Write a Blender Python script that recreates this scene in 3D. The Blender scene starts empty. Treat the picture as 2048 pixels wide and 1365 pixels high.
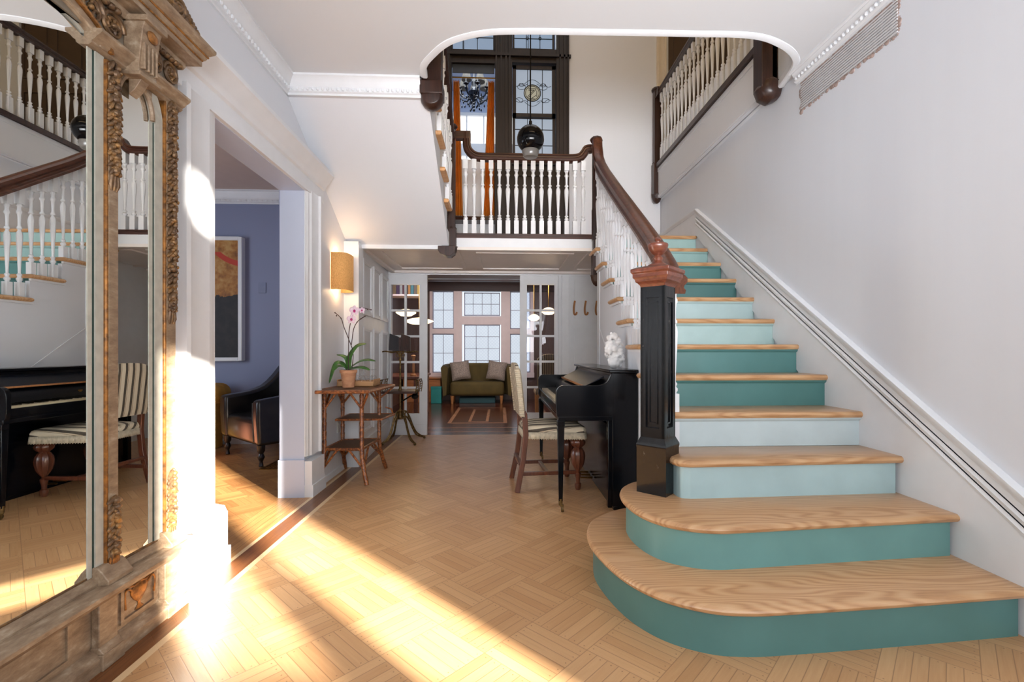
import bpy, math, random
from mathutils import Vector, Matrix
random.seed(7)
sc = bpy.context.scene
COL = sc.collection
PI = math.pi
V = Vector

# ---------------------------------------------------------------- camera
YAW = math.radians(2.5)
cd = bpy.data.cameras.new('camera'); cam = bpy.data.objects.new('camera', cd); COL.objects.link(cam)
cam.location = (0, 0, 1.097); cam.rotation_euler = (PI/2, 0, -YAW)
cd.sensor_width = 36; cd.lens = 945/2048*36
cd.shift_x = -(1000+945*math.tan(YAW)-1024)/2048; cd.shift_y = (702-682.5)/2048
cd.clip_start = .05
sc.camera = cam
sc.view_settings.view_transform = 'Standard'; sc.view_settings.look = 'None'
sc.view_settings.gamma = 1; sc.view_settings.use_curve_mapping = False
sc.view_settings.exposure = -0.15
sc.cycles.transparent_max_bounces = 32

# ---------------------------------------------------------------- world, sun, daylight and added fill lights
w = bpy.data.worlds.new('sky'); sc.world = w; w.use_nodes = True
bg = w.node_tree.nodes['Background']; bg.inputs[0].default_value = (.75, .86, 1, 1); bg.inputs[1].default_value = 1.5
def lamp(name, kind, loc, direction, energy, color, **kw):
    l = bpy.data.lights.new(name, kind); o = bpy.data.objects.new(name, l); COL.objects.link(o)
    o.location = loc; o.rotation_euler = V(direction).to_track_quat('-Z', 'Y').to_euler()
    l.energy = energy; l.color = color
    for k, v in kw.items(): setattr(l, k, v)
    return o
SUN_DIR = V((-.69, .724, -.205))
lamp('sun', 'SUN', (3, -4, 4), SUN_DIR, 74, (1, .92, .80), angle=math.radians(1.6))
lamp('front_window_daylight', 'AREA', (.6, -.9, 1.45), (0, 1, .04), 72, (.93, .965, 1), shape='RECTANGLE', size=4.2, size_y=1.4)
lamp('stairwell_beam_fill', 'AREA', (.8, -.88, 1.5), (0, 1, .27), 34, (.97, .97, 1), shape='RECTANGLE', size=3.0, size_y=.9, spread=math.radians(62))  # added narrow beam aimed up to brighten the stairwell, not an actual door
lamp('entry_side_area_light', 'AREA', (5.6, .3, 1.6), (-1, .25, .05), 42, (.93, .96, 1), shape='RECTANGLE', size=2.2, size_y=2.2)  # area light at the right end of the entry, before plain wall
lamp('landing_top_fill', 'AREA', (.3, 4.6, 5.75), (0, 0, -1), 14, (.97, .97, 1), shape='RECTANGLE', size=2.6, size_y=1.6)  # added general fill under the closed stairwell ceiling
lamp('upper_hall_light', 'AREA', (.8, .9, 4.75), (0, 1, .12), 42, (1, .72, .42), shape='RECTANGLE', size=2.5, size_y=.8)
lamp('parlour_daylight', 'AREA', (-4.9, 3.2, 1.6), (1, .25, 0), 85, (.78, .87, 1), shape='RECTANGLE', size=2.4, size_y=2.0)
lamp('library_hidden_fill', 'AREA', (-.3, 7.6, 2.48), (0, 1, -.7), 85, (1, .93, .92), shape='RECTANGLE', size=2.4, size_y=1.2)  # added fill, kept out of view above the header, brightens the window wall
lamp('upper_room_fill', 'AREA', (-.4, 7.6, 6.2), (0, .2, -1), 60, (.85, .92, 1), shape='RECTANGLE', size=2, size_y=1.5)  # added fill under the ceiling, standing in for the room's daylight

# ---------------------------------------------------------------- mesh helpers
ORG = {}
def base_of(o):
    return ORG.get(o.name, V((0, 0, 0)))
class MB:
    def __init__(s): s.v = []; s.f = []; s.sm = []
    def add(s, vs, fs, smooth=False):
        n = len(s.v); s.v += [V(p) for p in vs]
        for f in fs: s.f.append([i+n for i in f]); s.sm.append(smooth)
        return s
    def merge(s, o, M=None):
        n = len(s.v); s.v += [(M @ p if M else p.copy()) for p in o.v]
        s.f += [[i+n for i in f] for f in o.f]; s.sm += o.sm; return s
    def box(s, x0, x1, y0, y1, z0, z1):
        return s.add([(x0,y0,z0),(x1,y0,z0),(x1,y1,z0),(x0,y1,z0),(x0,y0,z1),(x1,y0,z1),(x1,y1,z1),(x0,y1,z1)],
                     [(0,3,2,1),(4,5,6,7),(0,1,5,4),(1,2,6,5),(2,3,7,6),(3,0,4,7)])
    def hexa(s, a, b):   # two quads (each 4 pts) joined
        return s.add(list(a)+list(b), [(0,3,2,1),(4,5,6,7),(0,1,5,4),(1,2,6,5),(2,3,7,6),(3,0,4,7)])
    def prism(s, pts, axis, a, b, smooth=False):
        """pts 2D: axis x->(y,z)  y->(x,z)  z->(x,y)"""
        def P(p, t):
            return {'x': (t,p[0],p[1]), 'y': (p[0],t,p[1]), 'z': (p[0],p[1],t)}[axis]
        n = len(pts); vs = [P(p,a) for p in pts]+[P(p,b) for p in pts]
        k = len(s.v); s.v += [V(p) for p in vs]
        s.f.append([k+i for i in range(n)][::-1]); s.sm.append(False)
        s.f.append([k+n+i for i in range(n)]); s.sm.append(False)
        for i in range(n):
            j = (i+1) % n; s.f.append([k+i,k+j,k+n+j,k+n+i]); s.sm.append(smooth)
        return s
    def lathe(s, prof, c=(0,0,0), seg=16, axis='z', smooth=True, sx=1, sy=1):
        c = V(c); vs = []; fs = []
        for r, z in prof:
            for k in range(seg):
                a = 2*PI*k/seg; x, y = r*math.cos(a)*sx, r*math.sin(a)*sy
                vs.append(c + (V((x,y,z)) if axis=='z' else V((z,x,y)) if axis=='x' else V((x,z,y))))
        for i in range(len(prof)-1):
            for k in range(seg):
                k2 = (k+1) % seg
                fs.append((i*seg+k, i*seg+k2, (i+1)*seg+k2, (i+1)*seg+k))
        fs.append(tuple(range(seg))[::-1]); n = (len(prof)-1)*seg; fs.append(tuple(range(n, n+seg)))
        return s.add(vs, fs, smooth)
    def ball(s, c, r, seg=10, rings=7, M=None):
        r = (r,r,r) if not hasattr(r, '__len__') else r
        vs = []; c = V(c)
        for i in range(1, rings):
            t = PI*i/rings
            for k in range(seg):
                a = 2*PI*k/seg
                p = V((r[0]*math.sin(t)*math.cos(a), r[1]*math.sin(t)*math.sin(a), r[2]*math.cos(t)))
                vs.append(c + (M @ p if M else p))
        p = V((0,0,r[2])); vs.append(c+(M@p if M else p)); p = V((0,0,-r[2])); vs.append(c+(M@p if M else p))
        fs = []
        for i in range(rings-2):
            for k in range(seg):
                k2 = (k+1)%seg; fs.append((i*seg+k, (i+1)*seg+k, (i+1)*seg+k2, i*seg+k2))
        T = len(vs)-2
        for k in range(seg):
            k2 = (k+1)%seg; fs.append((T, k, k2)); fs.append((T+1, (rings-2)*seg+k2, (rings-2)*seg+k))
        return s.add(vs, fs, True)
    def tube(s, pts, r, seg=8, smooth=True, flat=1.0):
        pts = [V(p) for p in pts]; n = len(pts)
        rs = r if hasattr(r, '__len__') else [r]*n
        vs = []; fs = []; up = None
        for i, p in enumerate(pts):
            t = (pts[min(i+1,n-1)]-pts[max(i-1,0)]).normalized()
            if up is None:
                up = V((0,0,1)) if abs(t.z) < .9 else V((1,0,0))
            a = t.cross(up).normalized(); up = a.cross(t).normalized()
            for k in range(seg):
                q = 2*PI*k/seg; vs.append(p + a*math.cos(q)*rs[i] + up*math.sin(q)*rs[i]*flat)
        for i in range(n-1):
            for k in range(seg):
                k2 = (k+1)%seg; fs.append((i*seg+k, i*seg+k2, (i+1)*seg+k2, (i+1)*seg+k))
        fs.append(tuple(range(seg))[::-1]); fs.append(tuple(range((n-1)*seg, n*seg)))
        return s.add(vs, fs, smooth)
    def sweep(s, prof, path, side, smooth=False):
        """prof: (side, up) offsets; path planar with constant side vector"""
        path = [V(p) for p in path]; side = V(side).normalized(); n = len(path); m = len(prof)
        vs = []; fs = []
        for i, p in enumerate(path):
            if 0 < i < n-1:
                t1 = (p-path[i-1]).normalized(); t2 = (path[i+1]-p).normalized(); t = (t1+t2).normalized()
                k = 1/max(.3, t.dot(t1))
            else:
                t = (path[min(i+1,n-1)]-path[max(i-1,0)]).normalized(); k = 1
            up = side.cross(t).normalized()
            for a, b in prof: vs.append(p + side*a + up*b*k)
        for i in range(n-1):
            for j in range(m):
                j2 = (j+1)%m; fs.append((i*m+j, i*m+j2, (i+1)*m+j2, (i+1)*m+j))
        fs.append(tuple(range(m))[::-1]); fs.append(tuple(range((n-1)*m, n*m)))
        return s.add(vs, fs, smooth)
    def rbox(s, x0, x1, y0, y1, z0, z1, r=.02, k=3):
        """pillow-like rounded box (superellipsoid-ish)"""
        cx, cy, cz = (x0+x1)/2, (y0+y1)/2, (z0+z1)/2; hx, hy, hz = (x1-x0)/2, (y1-y0)/2, (z1-z0)/2
        r = min(r, hx, hy, hz); vs = []; fs = []
        seg = 4*k; rings = 2*k
        def corner(t, a):
            return
        idx = {}
        for i in range(rings+2):
            ii = i if i <= k else i-1
            t = PI*ii/rings if rings else 0
            dz = 1 if i <= k else -1
            for j in range(seg+4):
                q, rem = divmod(j, k+1)
                a = PI/2*q + PI/2*rem/k
                sxn = 1 if q in (0, 3) else -1; syn = 1 if q in (0, 1) else -1
                vs.append((cx + sxn*(hx-r) + r*math.sin(t)*math.cos(a),
                           cy + syn*(hy-r) + r*math.sin(t)*math.sin(a),
                           cz + dz*(hz-r) + r*math.cos(t)))
        m = seg+4
        for i in range(rings+1):
            for j in range(m):
                j2 = (j+1)%m; fs.append((i*m+j, (i+1)*m+j, (i+1)*m+j2, i*m+j2))
        fs.append(tuple(range(m))); fs.append(tuple(range((rings+1)*m, (rings+2)*m))[::-1])
        return s.add(vs, fs, True)
    def xf(s, M):
        s.v = [M @ p for p in s.v]; return s

def obj(name, mb, mat, parent=None, bevel=0, bseg=2, sub=0, org=None, structure=False, label=None, fix=True):
    me = bpy.data.meshes.new(name)
    if parent is not None: o0 = base_of(parent)
    elif structure: o0 = V((0,0,0))
    elif org is not None: o0 = V(org)
    else:
        xs = [p.x for p in mb.v]; ys = [p.y for p in mb.v]; zs = [p.z for p in mb.v]
        o0 = V(((min(xs)+max(xs))/2, (min(ys)+max(ys))/2, min(zs)))
    me.from_pydata([tuple(p-o0) for p in mb.v], [], mb.f)
    me.polygons.foreach_set('use_smooth', mb.sm)
    me.materials.append(mat); me.update()
    if fix:
        import bmesh
        b = bmesh.new(); b.from_mesh(me); bmesh.ops.remove_doubles(b, verts=b.verts, dist=1e-6)
        bmesh.ops.recalc_face_normals(b, faces=b.faces); b.to_mesh(me); b.free()
    me.set_sharp_from_angle(angle=math.radians(38))
    o = bpy.data.objects.new(name, me); COL.objects.link(o)
    if parent is not None: o.parent = parent
    else: o.location = o0
    ORG[o.name] = o0
    if structure: o['kind'] = 'structure'
    if label: o['label'] = label
    if bevel:
        m = o.modifiers.new('b', 'BEVEL'); m.width = bevel; m.segments = bseg; m.limit_method = 'ANGLE'; m.angle_limit = math.radians(40)
    if sub:
        m = o.modifiers.new('s', 'SUBSURF'); m.levels = sub; m.render_levels = sub
    return o
def thing(name, label, cat, loc=(0,0,0), group=None):
    o = bpy.data.objects.new(name, None); COL.objects.link(o); o.location = loc; ORG[o.name] = V(loc)
    o.empty_display_size = .1
    o['label'] = label; o['category'] = cat
    if group: o['group'] = group
    return o
def tag(o, label, cat, group=None, kind=None):
    o['label'] = label; o['category'] = cat
    if group: o['group'] = group
    if kind: o['kind'] = kind
    return o
def struct(name, mb, mat, parent=None, **kw):
    return obj(name, mb, mat, parent=parent, structure=(parent is None), **kw)
def dup(root, loc, rotz=None, label=None):
    r = root.copy(); COL.objects.link(r); r.location = loc; ORG[r.name] = V(loc)
    if rotz is not None: r.rotation_euler = (0,0,rotz)
    if label: r['label'] = label
    for ch in list(root.children):
        c = ch.copy(); COL.objects.link(c); c.parent = r
        for g in ch.children:
            d = g.copy(); COL.objects.link(d); d.parent = c
    return r
def catmull(pts, n=6):
    pts = [V(p) for p in pts]; out = []
    for i in range(len(pts)-1):
        p0 = pts[max(i-1,0)]; p1 = pts[i]; p2 = pts[i+1]; p3 = pts[min(i+2,len(pts)-1)]
        for k in range(n):
            t = k/n
            out.append(.5*((2*p1)+(p2-p0)*t+(2*p0-5*p1+4*p2-p3)*t*t+(3*p1-p0-3*p2+p3)*t**3))
    out.append(pts[-1]); return out
def cat2(pts, n=6): return [(p.x, p.y) for p in catmull([(a,b,0) for a,b in pts], n)]
def Rz(a, c=(0,0,0)): return Matrix.Translation(V(c)) @ Matrix.Rotation(a, 4, 'Z')

# ---------------------------------------------------------------- materials
def srgb(r, g, b):
    f = lambda c: (c/255/12.92 if c/255 <= .04045 else ((c/255+.055)/1.055)**2.4)
    return (f(r), f(g), f(b), 1)
class NT:
    def __init__(s, name):
        s.m = bpy.data.materials.new(name); s.m.use_nodes = True; s.t = s.m.node_tree; s.n = s.t.nodes
        s.b = s.n['Principled BSDF']; s.out = s.n['Material Output']
    def new(s, typ, **kw):
        x = s.n.new(typ)
        for k, v in kw.items(): setattr(x, k, v)
        return x
    def link(s, a, b): s.t.links.new(a, b)
    def put(s, sock, v):
        if isinstance(v, (int, float)): sock.default_value = v
        elif isinstance(v, (tuple, list)): sock.default_value = v
        else: s.link(v, sock)
    def math(s, op, a, b=0, c=None):
        x = s.new('ShaderNodeMath', operation=op); s.put(x.inputs[0], a); s.put(x.inputs[1], b)
        if c is not None: s.put(x.inputs[2], c)
        return x.outputs[0]
    def mix(s, fac, a, b, mode='MIX'):
        x = s.new('ShaderNodeMix', data_type='RGBA', blend_type=mode)
        s.put(x.inputs[0], fac); s.put(x.inputs[6], a); s.put(x.inputs[7], b); return x.outputs[2]
    def ramp(s, fac, stops, interp='LINEAR'):
        x = s.new('ShaderNodeValToRGB'); cr = x.color_ramp; cr.interpolation = interp
        cr.elements.remove(cr.elements[1]); cr.elements[0].position = stops[0][0]; cr.elements[0].color = stops[0][1]
        for p, c in stops[1:]: e = cr.elements.new(p); e.color = c
        s.put(x.inputs[0], fac); return x.outputs[0]
    def coord(s, scale=(1,1,1), rot=(0,0,0), loc=(0,0,0), kind='Object'):
        tc = s.new('ShaderNodeTexCoord'); mp = s.new('ShaderNodeMapping')
        mp.inputs['Scale'].default_value = scale; mp.inputs['Rotation'].default_value = rot; mp.inputs['Location'].default_value = loc
        s.link(tc.outputs[kind], mp.inputs['Vector']); return mp.outputs[0]
    def noise(s, vec, scale, detail=3, rough=.5, dist=0):
        x = s.new('ShaderNodeTexNoise'); s.put(x.inputs['Vector'], vec); x.inputs['Scale'].default_value = scale
        x.inputs['Detail'].default_value = detail; x.inputs['Roughness'].default_value = rough; x.inputs['Distortion'].default_value = dist
        return x.outputs[0]
    def sep(s, vec):
        x = s.new('ShaderNodeSeparateXYZ'); s.link(vec, x.inputs[0]); return x.outputs
    def comb(s, a, b, c=0):
        x = s.new('ShaderNodeCombineXYZ'); s.put(x.inputs[0], a); s.put(x.inputs[1], b); s.put(x.inputs[2], c); return x.outputs[0]
    def white(s, vec):
        x = s.new('ShaderNodeTexWhiteNoise', noise_dimensions='3D'); s.link(vec, x.inputs[0]); return x.outputs[0]
    def bump(s, h, strength=.3, dist=.005):
        x = s.new('ShaderNodeBump'); x.inputs['Strength'].default_value = strength; x.inputs['Distance'].default_value = dist
        s.put(x.inputs['Height'], h); s.link(x.outputs[0], s.b.inputs['Normal'])
    def pr(s, color=None, rough=None, metal=None, coat=None, **kw):
        if color is not None: s.put(s.b.inputs['Base Color'], color)
        if rough is not None: s.put(s.b.inputs['Roughness'], rough)
        if metal is not None: s.put(s.b.inputs['Metallic'], metal)
        if coat is not None: s.b.inputs['Coat Weight'].default_value = coat; s.b.inputs['Coat Roughness'].default_value = .15
        for k, v in kw.items(): s.put(s.b.inputs[k], v)
        return s.m
def plain(name, rgb, rough=.5, metal=0, var=.06, nscale=8, bump=0, bscale=60, coat=None, **kw):
    t = NT(name); c = srgb(*rgb); co = t.coord()
    n = t.noise(co, nscale, 4)
    d = tuple(x*(1-var*2.2) for x in c[:3])+(1,)
    col = t.mix(t.ramp(n, [(.35,(0,0,0,1)),(.7,(1,1,1,1))]), d, c)
    if bump: t.bump(t.noise(co, bscale, 3), bump, .004)
    return t.pr(col, rough, metal, coat, **kw)
def wood(name, c1, c2, axis='x', scale=1, rough=.35, coat=None, bump=.05, wavy=1.5):
    t = NT(name); sc_ = {'x': (1.2, 22, 22), 'y': (22, 1.2, 22), 'z': (22, 22, 1.2)}[axis]
    co = t.coord(tuple(a*scale for a in sc_)); n = t.noise(co, 1.6, 6, .6, wavy)
    n2 = t.noise(t.coord(tuple(a*scale*2.5 for a in sc_)), 2.0, 3, .6)
    f = t.math('ADD', t.math('MULTIPLY', n, .75), t.math('MULTIPLY', n2, .25))
    col = t.ramp(f, [(.3, srgb(*c1)), (.5, tuple((a+b)/2 for a, b in zip(srgb(*c1), srgb(*c2)))), (.68, srgb(*c2))])
    if bump: t.bump(f, bump, .003)
    return t.pr(col, rough, 0, coat)
def emit(name, rgb, strength):
    t = NT(name); t.pr((0,0,0,1), .5); t.b.inputs['Emission Color'].default_value = srgb(*rgb); t.b.inputs['Emission Strength'].default_value = strength
    return t.m

M = {}
def wallmat(name, rgb, streak=0):
    t = NT(name); c = srgb(*rgb)
    n = t.noise(t.coord((9, 9, .35)), 1.5, 4); n2 = t.noise(t.coord(), 1.2, 3)
    f = t.math('ADD', t.math('MULTIPLY', n, streak), t.math('MULTIPLY', n2, .05))
    col = t.mix(f, c, tuple(x*.72 for x in c[:3])+(1,))
    t.bump(t.noise(t.coord(), 140, 2), .04, .002)
    return t.pr(col, .55)
M['wall'] = wallmat('white_plaster', (224, 227, 233), .06)
M['wall_r'] = wallmat('white_plaster_streaked', (224, 228, 235), .14)
M['ceil'] = wallmat('ceiling_plaster', (222, 225, 229), 0)
M['white'] = plain('white_gloss_paint', (231, 234, 238), .42, var=.02)
M['cream'] = plain('cream_paint', (226, 214, 194), .5, var=.03)
M['blue'] = wallmat('blue_wall_paint', (134, 142, 172), .03)
M['taupe'] = plain('passage_ceiling_paint', (236, 229, 224), .5, var=.02)
M['dark'] = wood('dark_mahogany', (26, 14, 11), (66, 38, 28), 'z', .8, .36, coat=.1)
M['dark_h'] = wood('dark_mahogany_rail', (34, 17, 12), (78, 42, 30), 'x', .8, .34, coat=.12)
M['rail'] = wood('mahogany_handrail', (48, 22, 14), (104, 58, 38), 'y', .7, .32, coat=.12)
M['cap'] = wood('red_mahogany_cap', (74, 34, 22), (128, 70, 50), 'x', .7, .3, coat=.4)
M['window_wood'] = wood('window_dark_wood', (16, 10, 9), (40, 25, 21), 'z', .8, .5)
M['tread_edge'] = wood('tread_edge_oak', (176, 124, 74), (218, 168, 116), 'x', .8, .45)
M['oak'] = wood('oak_hook', (150, 96, 54), (190, 134, 84), 'z', 1, .4)
# treads: heart pine with cathedral grain
t = NT('heart_pine_tread'); co = t.coord((1, 5.5, 1)); nd = t.noise(t.coord((.35, 2.0, 1)), 2.2, 2)
wv = t.new('ShaderNodeTexWave', bands_direction='Y'); 
wx = t.new('ShaderNodeVectorMath', operation='ADD'); t.link(co, wx.inputs[0]); t.link(t.comb(0, t.math('MULTIPLY', nd, 2.6), 0), wx.inputs[1])
t.link(wx.outputs[0], wv.inputs['Vector']); wv.inputs['Scale'].default_value = 2.2; wv.inputs['Distortion'].default_value = .6; wv.inputs['Detail'].default_value = 3
fine = t.noise(t.coord((4, 90, 4)), 2, 3)
f = t.math('ADD', t.math('MULTIPLY', wv.outputs[1], .42), t.math('MULTIPLY', fine, .6))
col = t.ramp(f, [(.2, srgb(206, 167, 126)), (.6, srgb(193, 150, 108)), (.9, srgb(162, 118, 80))])
t.bump(f, .05, .002); M['tread'] = t.pr(col, .28, 0)
# black chipped newel paint
t = NT('chipped_black_paint'); n = t.noise(t.coord((14, 14, 6)), 3, 6, .7)
col = t.ramp(n, [(.0, srgb(8, 9, 13)), (.63, srgb(12, 13, 17)), (.66, srgb(46, 42, 38)), (.72, srgb(110, 102, 92))])
t.bump(t.noise(t.coord((1, 1, .6)), 60, 3), .35, .002); M['newel'] = t.pr(col, .2, 0, .1)
M['piano'] = plain('black_lacquer', (8, 10, 16), .16, var=.1, IOR=1.33, bump=.03, bscale=20)
M['ivory'] = plain('ivory_keys', (222, 206, 170), .3)
M['ebony'] = plain('ebony_keys', (10, 10, 10), .25)
M['brass'] = plain('aged_brass', (176, 134, 70), .35, 1, var=.15, nscale=30)
M['iron'] = plain('gilt_cast_iron', (140, 112, 68), .4, .6, var=.3, nscale=40, bump=.2)
M['blackmetal'] = plain('black_metal', (20, 18, 18), .4, .6)
RC = [(82,126,124), (108,156,153), (174,202,206), (194,210,214), (74,122,120), (80,128,127), (170,198,197), (176,201,202), (70,114,113), (84,132,130), (150,185,183), (160,194,193)]
for i, c in enumerate(RC): M['riser%d' % i] = plain('painted_riser_%d' % (i+1), c, .38, var=.05, nscale=5)

# floor parquet
def parquet(name, base, dark, line, border=True, S=.265, u0=-1.52, v0=1.44, N=6, rough=.25, herr=False):
    t = NT(name); g = t.new('ShaderNodeNewGeometry'); x, y, z = t.sep(g.outputs['Position'])
    u = t.math('MULTIPLY', t.math('SUBTRACT', x, y), .70711); v = t.math('MULTIPLY', t.math('ADD', x, y), .70711)
    U = t.math('DIVIDE', t.math('SUBTRACT', u, u0), S); W = t.math('DIVIDE', t.math('SUBTRACT', v, v0), S)
    cu = t.math('FLOOR', U); cv = t.math('FLOOR', W); fu = t.math('FRACT', U); fv = t.math('FRACT', W)
    par = t.math('FLOORED_MODULO', t.math('ADD', cu, cv), 2)
    def sel(a, b):  # par==0 -> a
        return t.math('ADD', t.math('MULTIPLY', a, t.math('SUBTRACT', 1, par)), t.math('MULTIPLY', b, par))
    across = sel(fv, fu); along = sel(fu, fv)
    st = t.math('MULTIPLY', across, N); sid = t.math('FLOOR', st); fs = t.math('FRACT', st)
    e1 = t.math('MINIMUM', fs, t.math('SUBTRACT', 1, fs))             # strip edges (in strip units)
    e2 = t.math('MULTIPLY', t.math('MINIMUM', along, t.math('SUBTRACT', 1, along)), N)
    e = t.math('MINIMUM', e1, e2)
    ln = t.ramp(e, [(0, (1,1,1,1)), (.05, (0,0,0,1))])
    rnd = t.white(t.comb(cu, cv, sid)); rb = t.white(t.comb(cu, cv, 77))
    au = sel(u, v); ac = sel(v, u)
    gr = t.noise(t.comb(t.math('MULTIPLY', au, 5), t.math('MULTIPLY', ac, 80), t.math('MULTIPLY', rnd, 50)), 1.2, 5, .6, .6)
    f = t.math('ADD', t.math('ADD', t.math('MULTIPLY', rnd, .34), t.math('MULTIPLY', rb, .22)), t.math('MULTIPLY', gr, .5))
    col = t.ramp(f, [(.15, base), (.85, dark)])
    # nail holes near the strip ends
    na = t.math('ABSOLUTE', t.math('SUBTRACT', t.math('MULTIPLY', t.math('MINIMUM', along, t.math('SUBTRACT', 1, along)), N), .32))
    nb = t.math('ABSOLUTE', t.math('SUBTRACT', fs, .5))
    nd = t.math('SQRT', t.math('ADD', t.math('MULTIPLY', na, na), t.math('MULTIPLY', nb, nb)))
    nail = t.math('LESS_THAN', nd, .06)
    col = t.mix(t.math('MULTIPLY', nail, .6), col, line)
    col = t.mix(t.math('MULTIPLY', ln, .65), col, line)
    if border:
        pl = t.noise(t.comb(t.math('MULTIPLY', x, 60), t.math('MULTIPLY', y, 3), 0), 1.5, 4)
        bcol = t.ramp(pl, [(.3, srgb(196, 146, 92)), (.75, srgb(166, 114, 66))])
        dk = t.ramp(pl, [(.3, srgb(132, 84, 48)), (.75, srgb(104, 62, 36))])
        lt = srgb(226, 196, 152)
        inb = t.math('LESS_THAN', x, -1.255)
        c2 = t.mix(t.math('LESS_THAN', x, -1.395), dk, bcol)
        c2 = t.mix(t.math('GREATER_THAN', x, -1.285), c2, lt)
        c2 = t.mix(t.math('COMPARE', x, -1.405, .012), c2, lt)
        c2 = t.mix(t.math('COMPARE', x, -1.34, .002), c2, line)
        c2 = t.mix(t.math('MULTIPLY', t.math('COMPARE', t.math('FRACT', t.math('MULTIPLY', x, 22)), 0, .05), t.math('LESS_THAN', x, -1.42)), c2, line)
        col = t.mix(inb, col, c2)
    t.bump(t.math('SUBTRACT', gr, t.math('MULTIPLY', ln, .9)), .12, .002)
    rr = t.math('ADD', t.math('MULTIPLY', gr, .12), rough)
    return t.pr(col, rr, 0, None, **{'Specular IOR Level': .5})
M['floor'] = parquet('hall_parquet', srgb(212, 170, 124), srgb(182, 136, 92), srgb(100, 64, 38))
M['floor_left'] = parquet('parlour_parquet', srgb(196, 146, 90), srgb(140, 92, 52), srgb(84, 50, 28), border=False, S=.2, N=5)
# library floor: dark boards with pale inlay lines
t = NT('library_boards'); g = t.new('ShaderNodeNewGeometry'); x, y, z = t.sep(g.outputs['Position'])
n = t.noise(t.comb(t.math('MULTIPLY', x, 2), t.math('MULTIPLY', y, 40), 0), 1.5, 4)
bd = t.math('FRACT', t.math('MULTIPLY', y, 14))
col = t.ramp(n, [(.3, srgb(96, 52, 36)), (.7, srgb(62, 32, 24))])
col = t.mix(t.math('MULTIPLY', t.math('LESS_THAN', bd, .05), .6), col, srgb(30, 16, 12))
def rect(x0, x1, y0, y1, wd):
    dx = t.math('SUBTRACT', t.math('ABSOLUTE', t.math('SUBTRACT', x, (x0+x1)/2)), (x1-x0)/2)
    dy = t.math('SUBTRACT', t.math('ABSOLUTE', t.math('SUBTRACT', y, (y0+y1)/2)), (y1-y0)/2)
    return t.math('LESS_THAN', t.math('ABSOLUTE', t.math('MAXIMUM', dx, dy)), wd)
m_ = t.math('MAXIMUM', t.math('MAXIMUM', rect(-.77, .08, 7.2, 9.1, .028), rect(-.47, -.2, 7.35, 8.85, .022)), t.math('MAXIMUM', rect(-1.5, .8, 6.75, 9.6, .02), t.math('COMPARE', y, 6.42, .02)))
col = t.mix(t.math('MULTIPLY', m_, .7), col, srgb(190, 140, 108))
M['floor_lib'] = t.pr(col, .2)

# carved gilt mirror frame
t = NT('antique_gilt'); n = t.noise(t.coord(), 26, 5, .65); n2 = t.noise(t.coord((1,1,1)), 90, 3)
col = t.ramp(n, [(.3, srgb(78, 58, 44)), (.5, srgb(112, 86, 60)), (.66, srgb(150, 112, 66)), (.8, srgb(196, 140, 66))])
t.bump(n2, .35, .003); M['gilt'] = t.pr(col, .42, .35)
t = NT('limed_frame_wood'); n = t.noise(t.coord((8,3,8)), 5, 6, .65); col = t.ramp(n, [(.3, srgb(118, 96, 76)), (.55, srgb(152, 130, 106)), (.75, srgb(186, 170, 148))])
t.bump(n, .15, .002); M['limed'] = t.pr(col, .5, .05)
t = NT('gilt_trim'); n = t.noise(t.coord(), 40, 4, .6); col = t.ramp(n, [(.35, srgb(104, 70, 40)), (.65, srgb(178, 120, 58))]); M['gtrim'] = t.pr(col, .38, .4)
M['liner'] = plain('pale_mirror_liner', (190, 188, 176), .5, var=.08, nscale=30, bump=.1)
t = NT('mirror_silver'); M['mirror'] = t.pr((.86, .88, .87, 1), .004, 1)
M['greenedge'] = plain('dark_glass_edge', (40, 62, 56), .2)

# thin glass
def thin_glass(name, tint=(1,1,1,1), refl=1.0, f0=1.45):
    t = NT(name); t.n.remove(t.b)
    tr = t.new('ShaderNodeBsdfTransparent'); tr.inputs[0].default_value = tint
    gl = t.new('ShaderNodeBsdfGlossy'); gl.inputs['Roughness'].default_value = .02
    lw_ = t.new('ShaderNodeLayerWeight'); lw_.inputs[0].default_value = .5
    mx = t.new('ShaderNodeMixShader'); t.link(t.math('MULTIPLY', t.math('ADD', t.math('POWER', lw_.outputs[1], 4), .05), refl), mx.inputs[0])
    t.link(tr.outputs[0], mx.inputs[1]); t.link(gl.outputs[0], mx.inputs[2]); t.link(mx.outputs[0], t.out.inputs[0]); return t.m
M['glass'] = thin_glass('door_glass', (.95,.96,1,1), .35, 1.5)
M['gobletglass'] = thin_glass('goblet_glass', (.96,.97,.98,1), .8, 1.35)
# lit frosted window glass with wire mesh
def frosted(name, rgb, strength, mesh=0):
    t = NT(name); co = t.coord(); x, y, z = t.sep(co)
    n = t.noise(co, 2.2, 3)
    c = t.mix(n, srgb(*rgb), srgb(*[min(255, a+18) for a in rgb]))
    if mesh:
        a = t.math('FRACT', t.math('MULTIPLY', t.math('ADD', x, z), mesh)); b = t.math('FRACT', t.math('MULTIPLY', t.math('SUBTRACT', x, z), mesh))
        m_ = t.math('MAXIMUM', t.math('LESS_THAN', a, .1), t.math('LESS_THAN', b, .1))
        c = t.mix(t.math('MULTIPLY', m_, .35), c, srgb(140, 160, 190))
    t.pr((.08,.09,.1,1), .6); t.link(c, t.b.inputs['Emission Color']); t.b.inputs['Emission Strength'].default_value = strength
    return t.m
M['frost'] = frosted('frosted_wired_glass', (214, 224, 236), .95, 14)
M['lead'] = frosted('leaded_glass', (174, 188, 206), .70)
M['lead_up'] = frosted('leaded_glass_upper', (146, 170, 200), .7)
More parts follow.
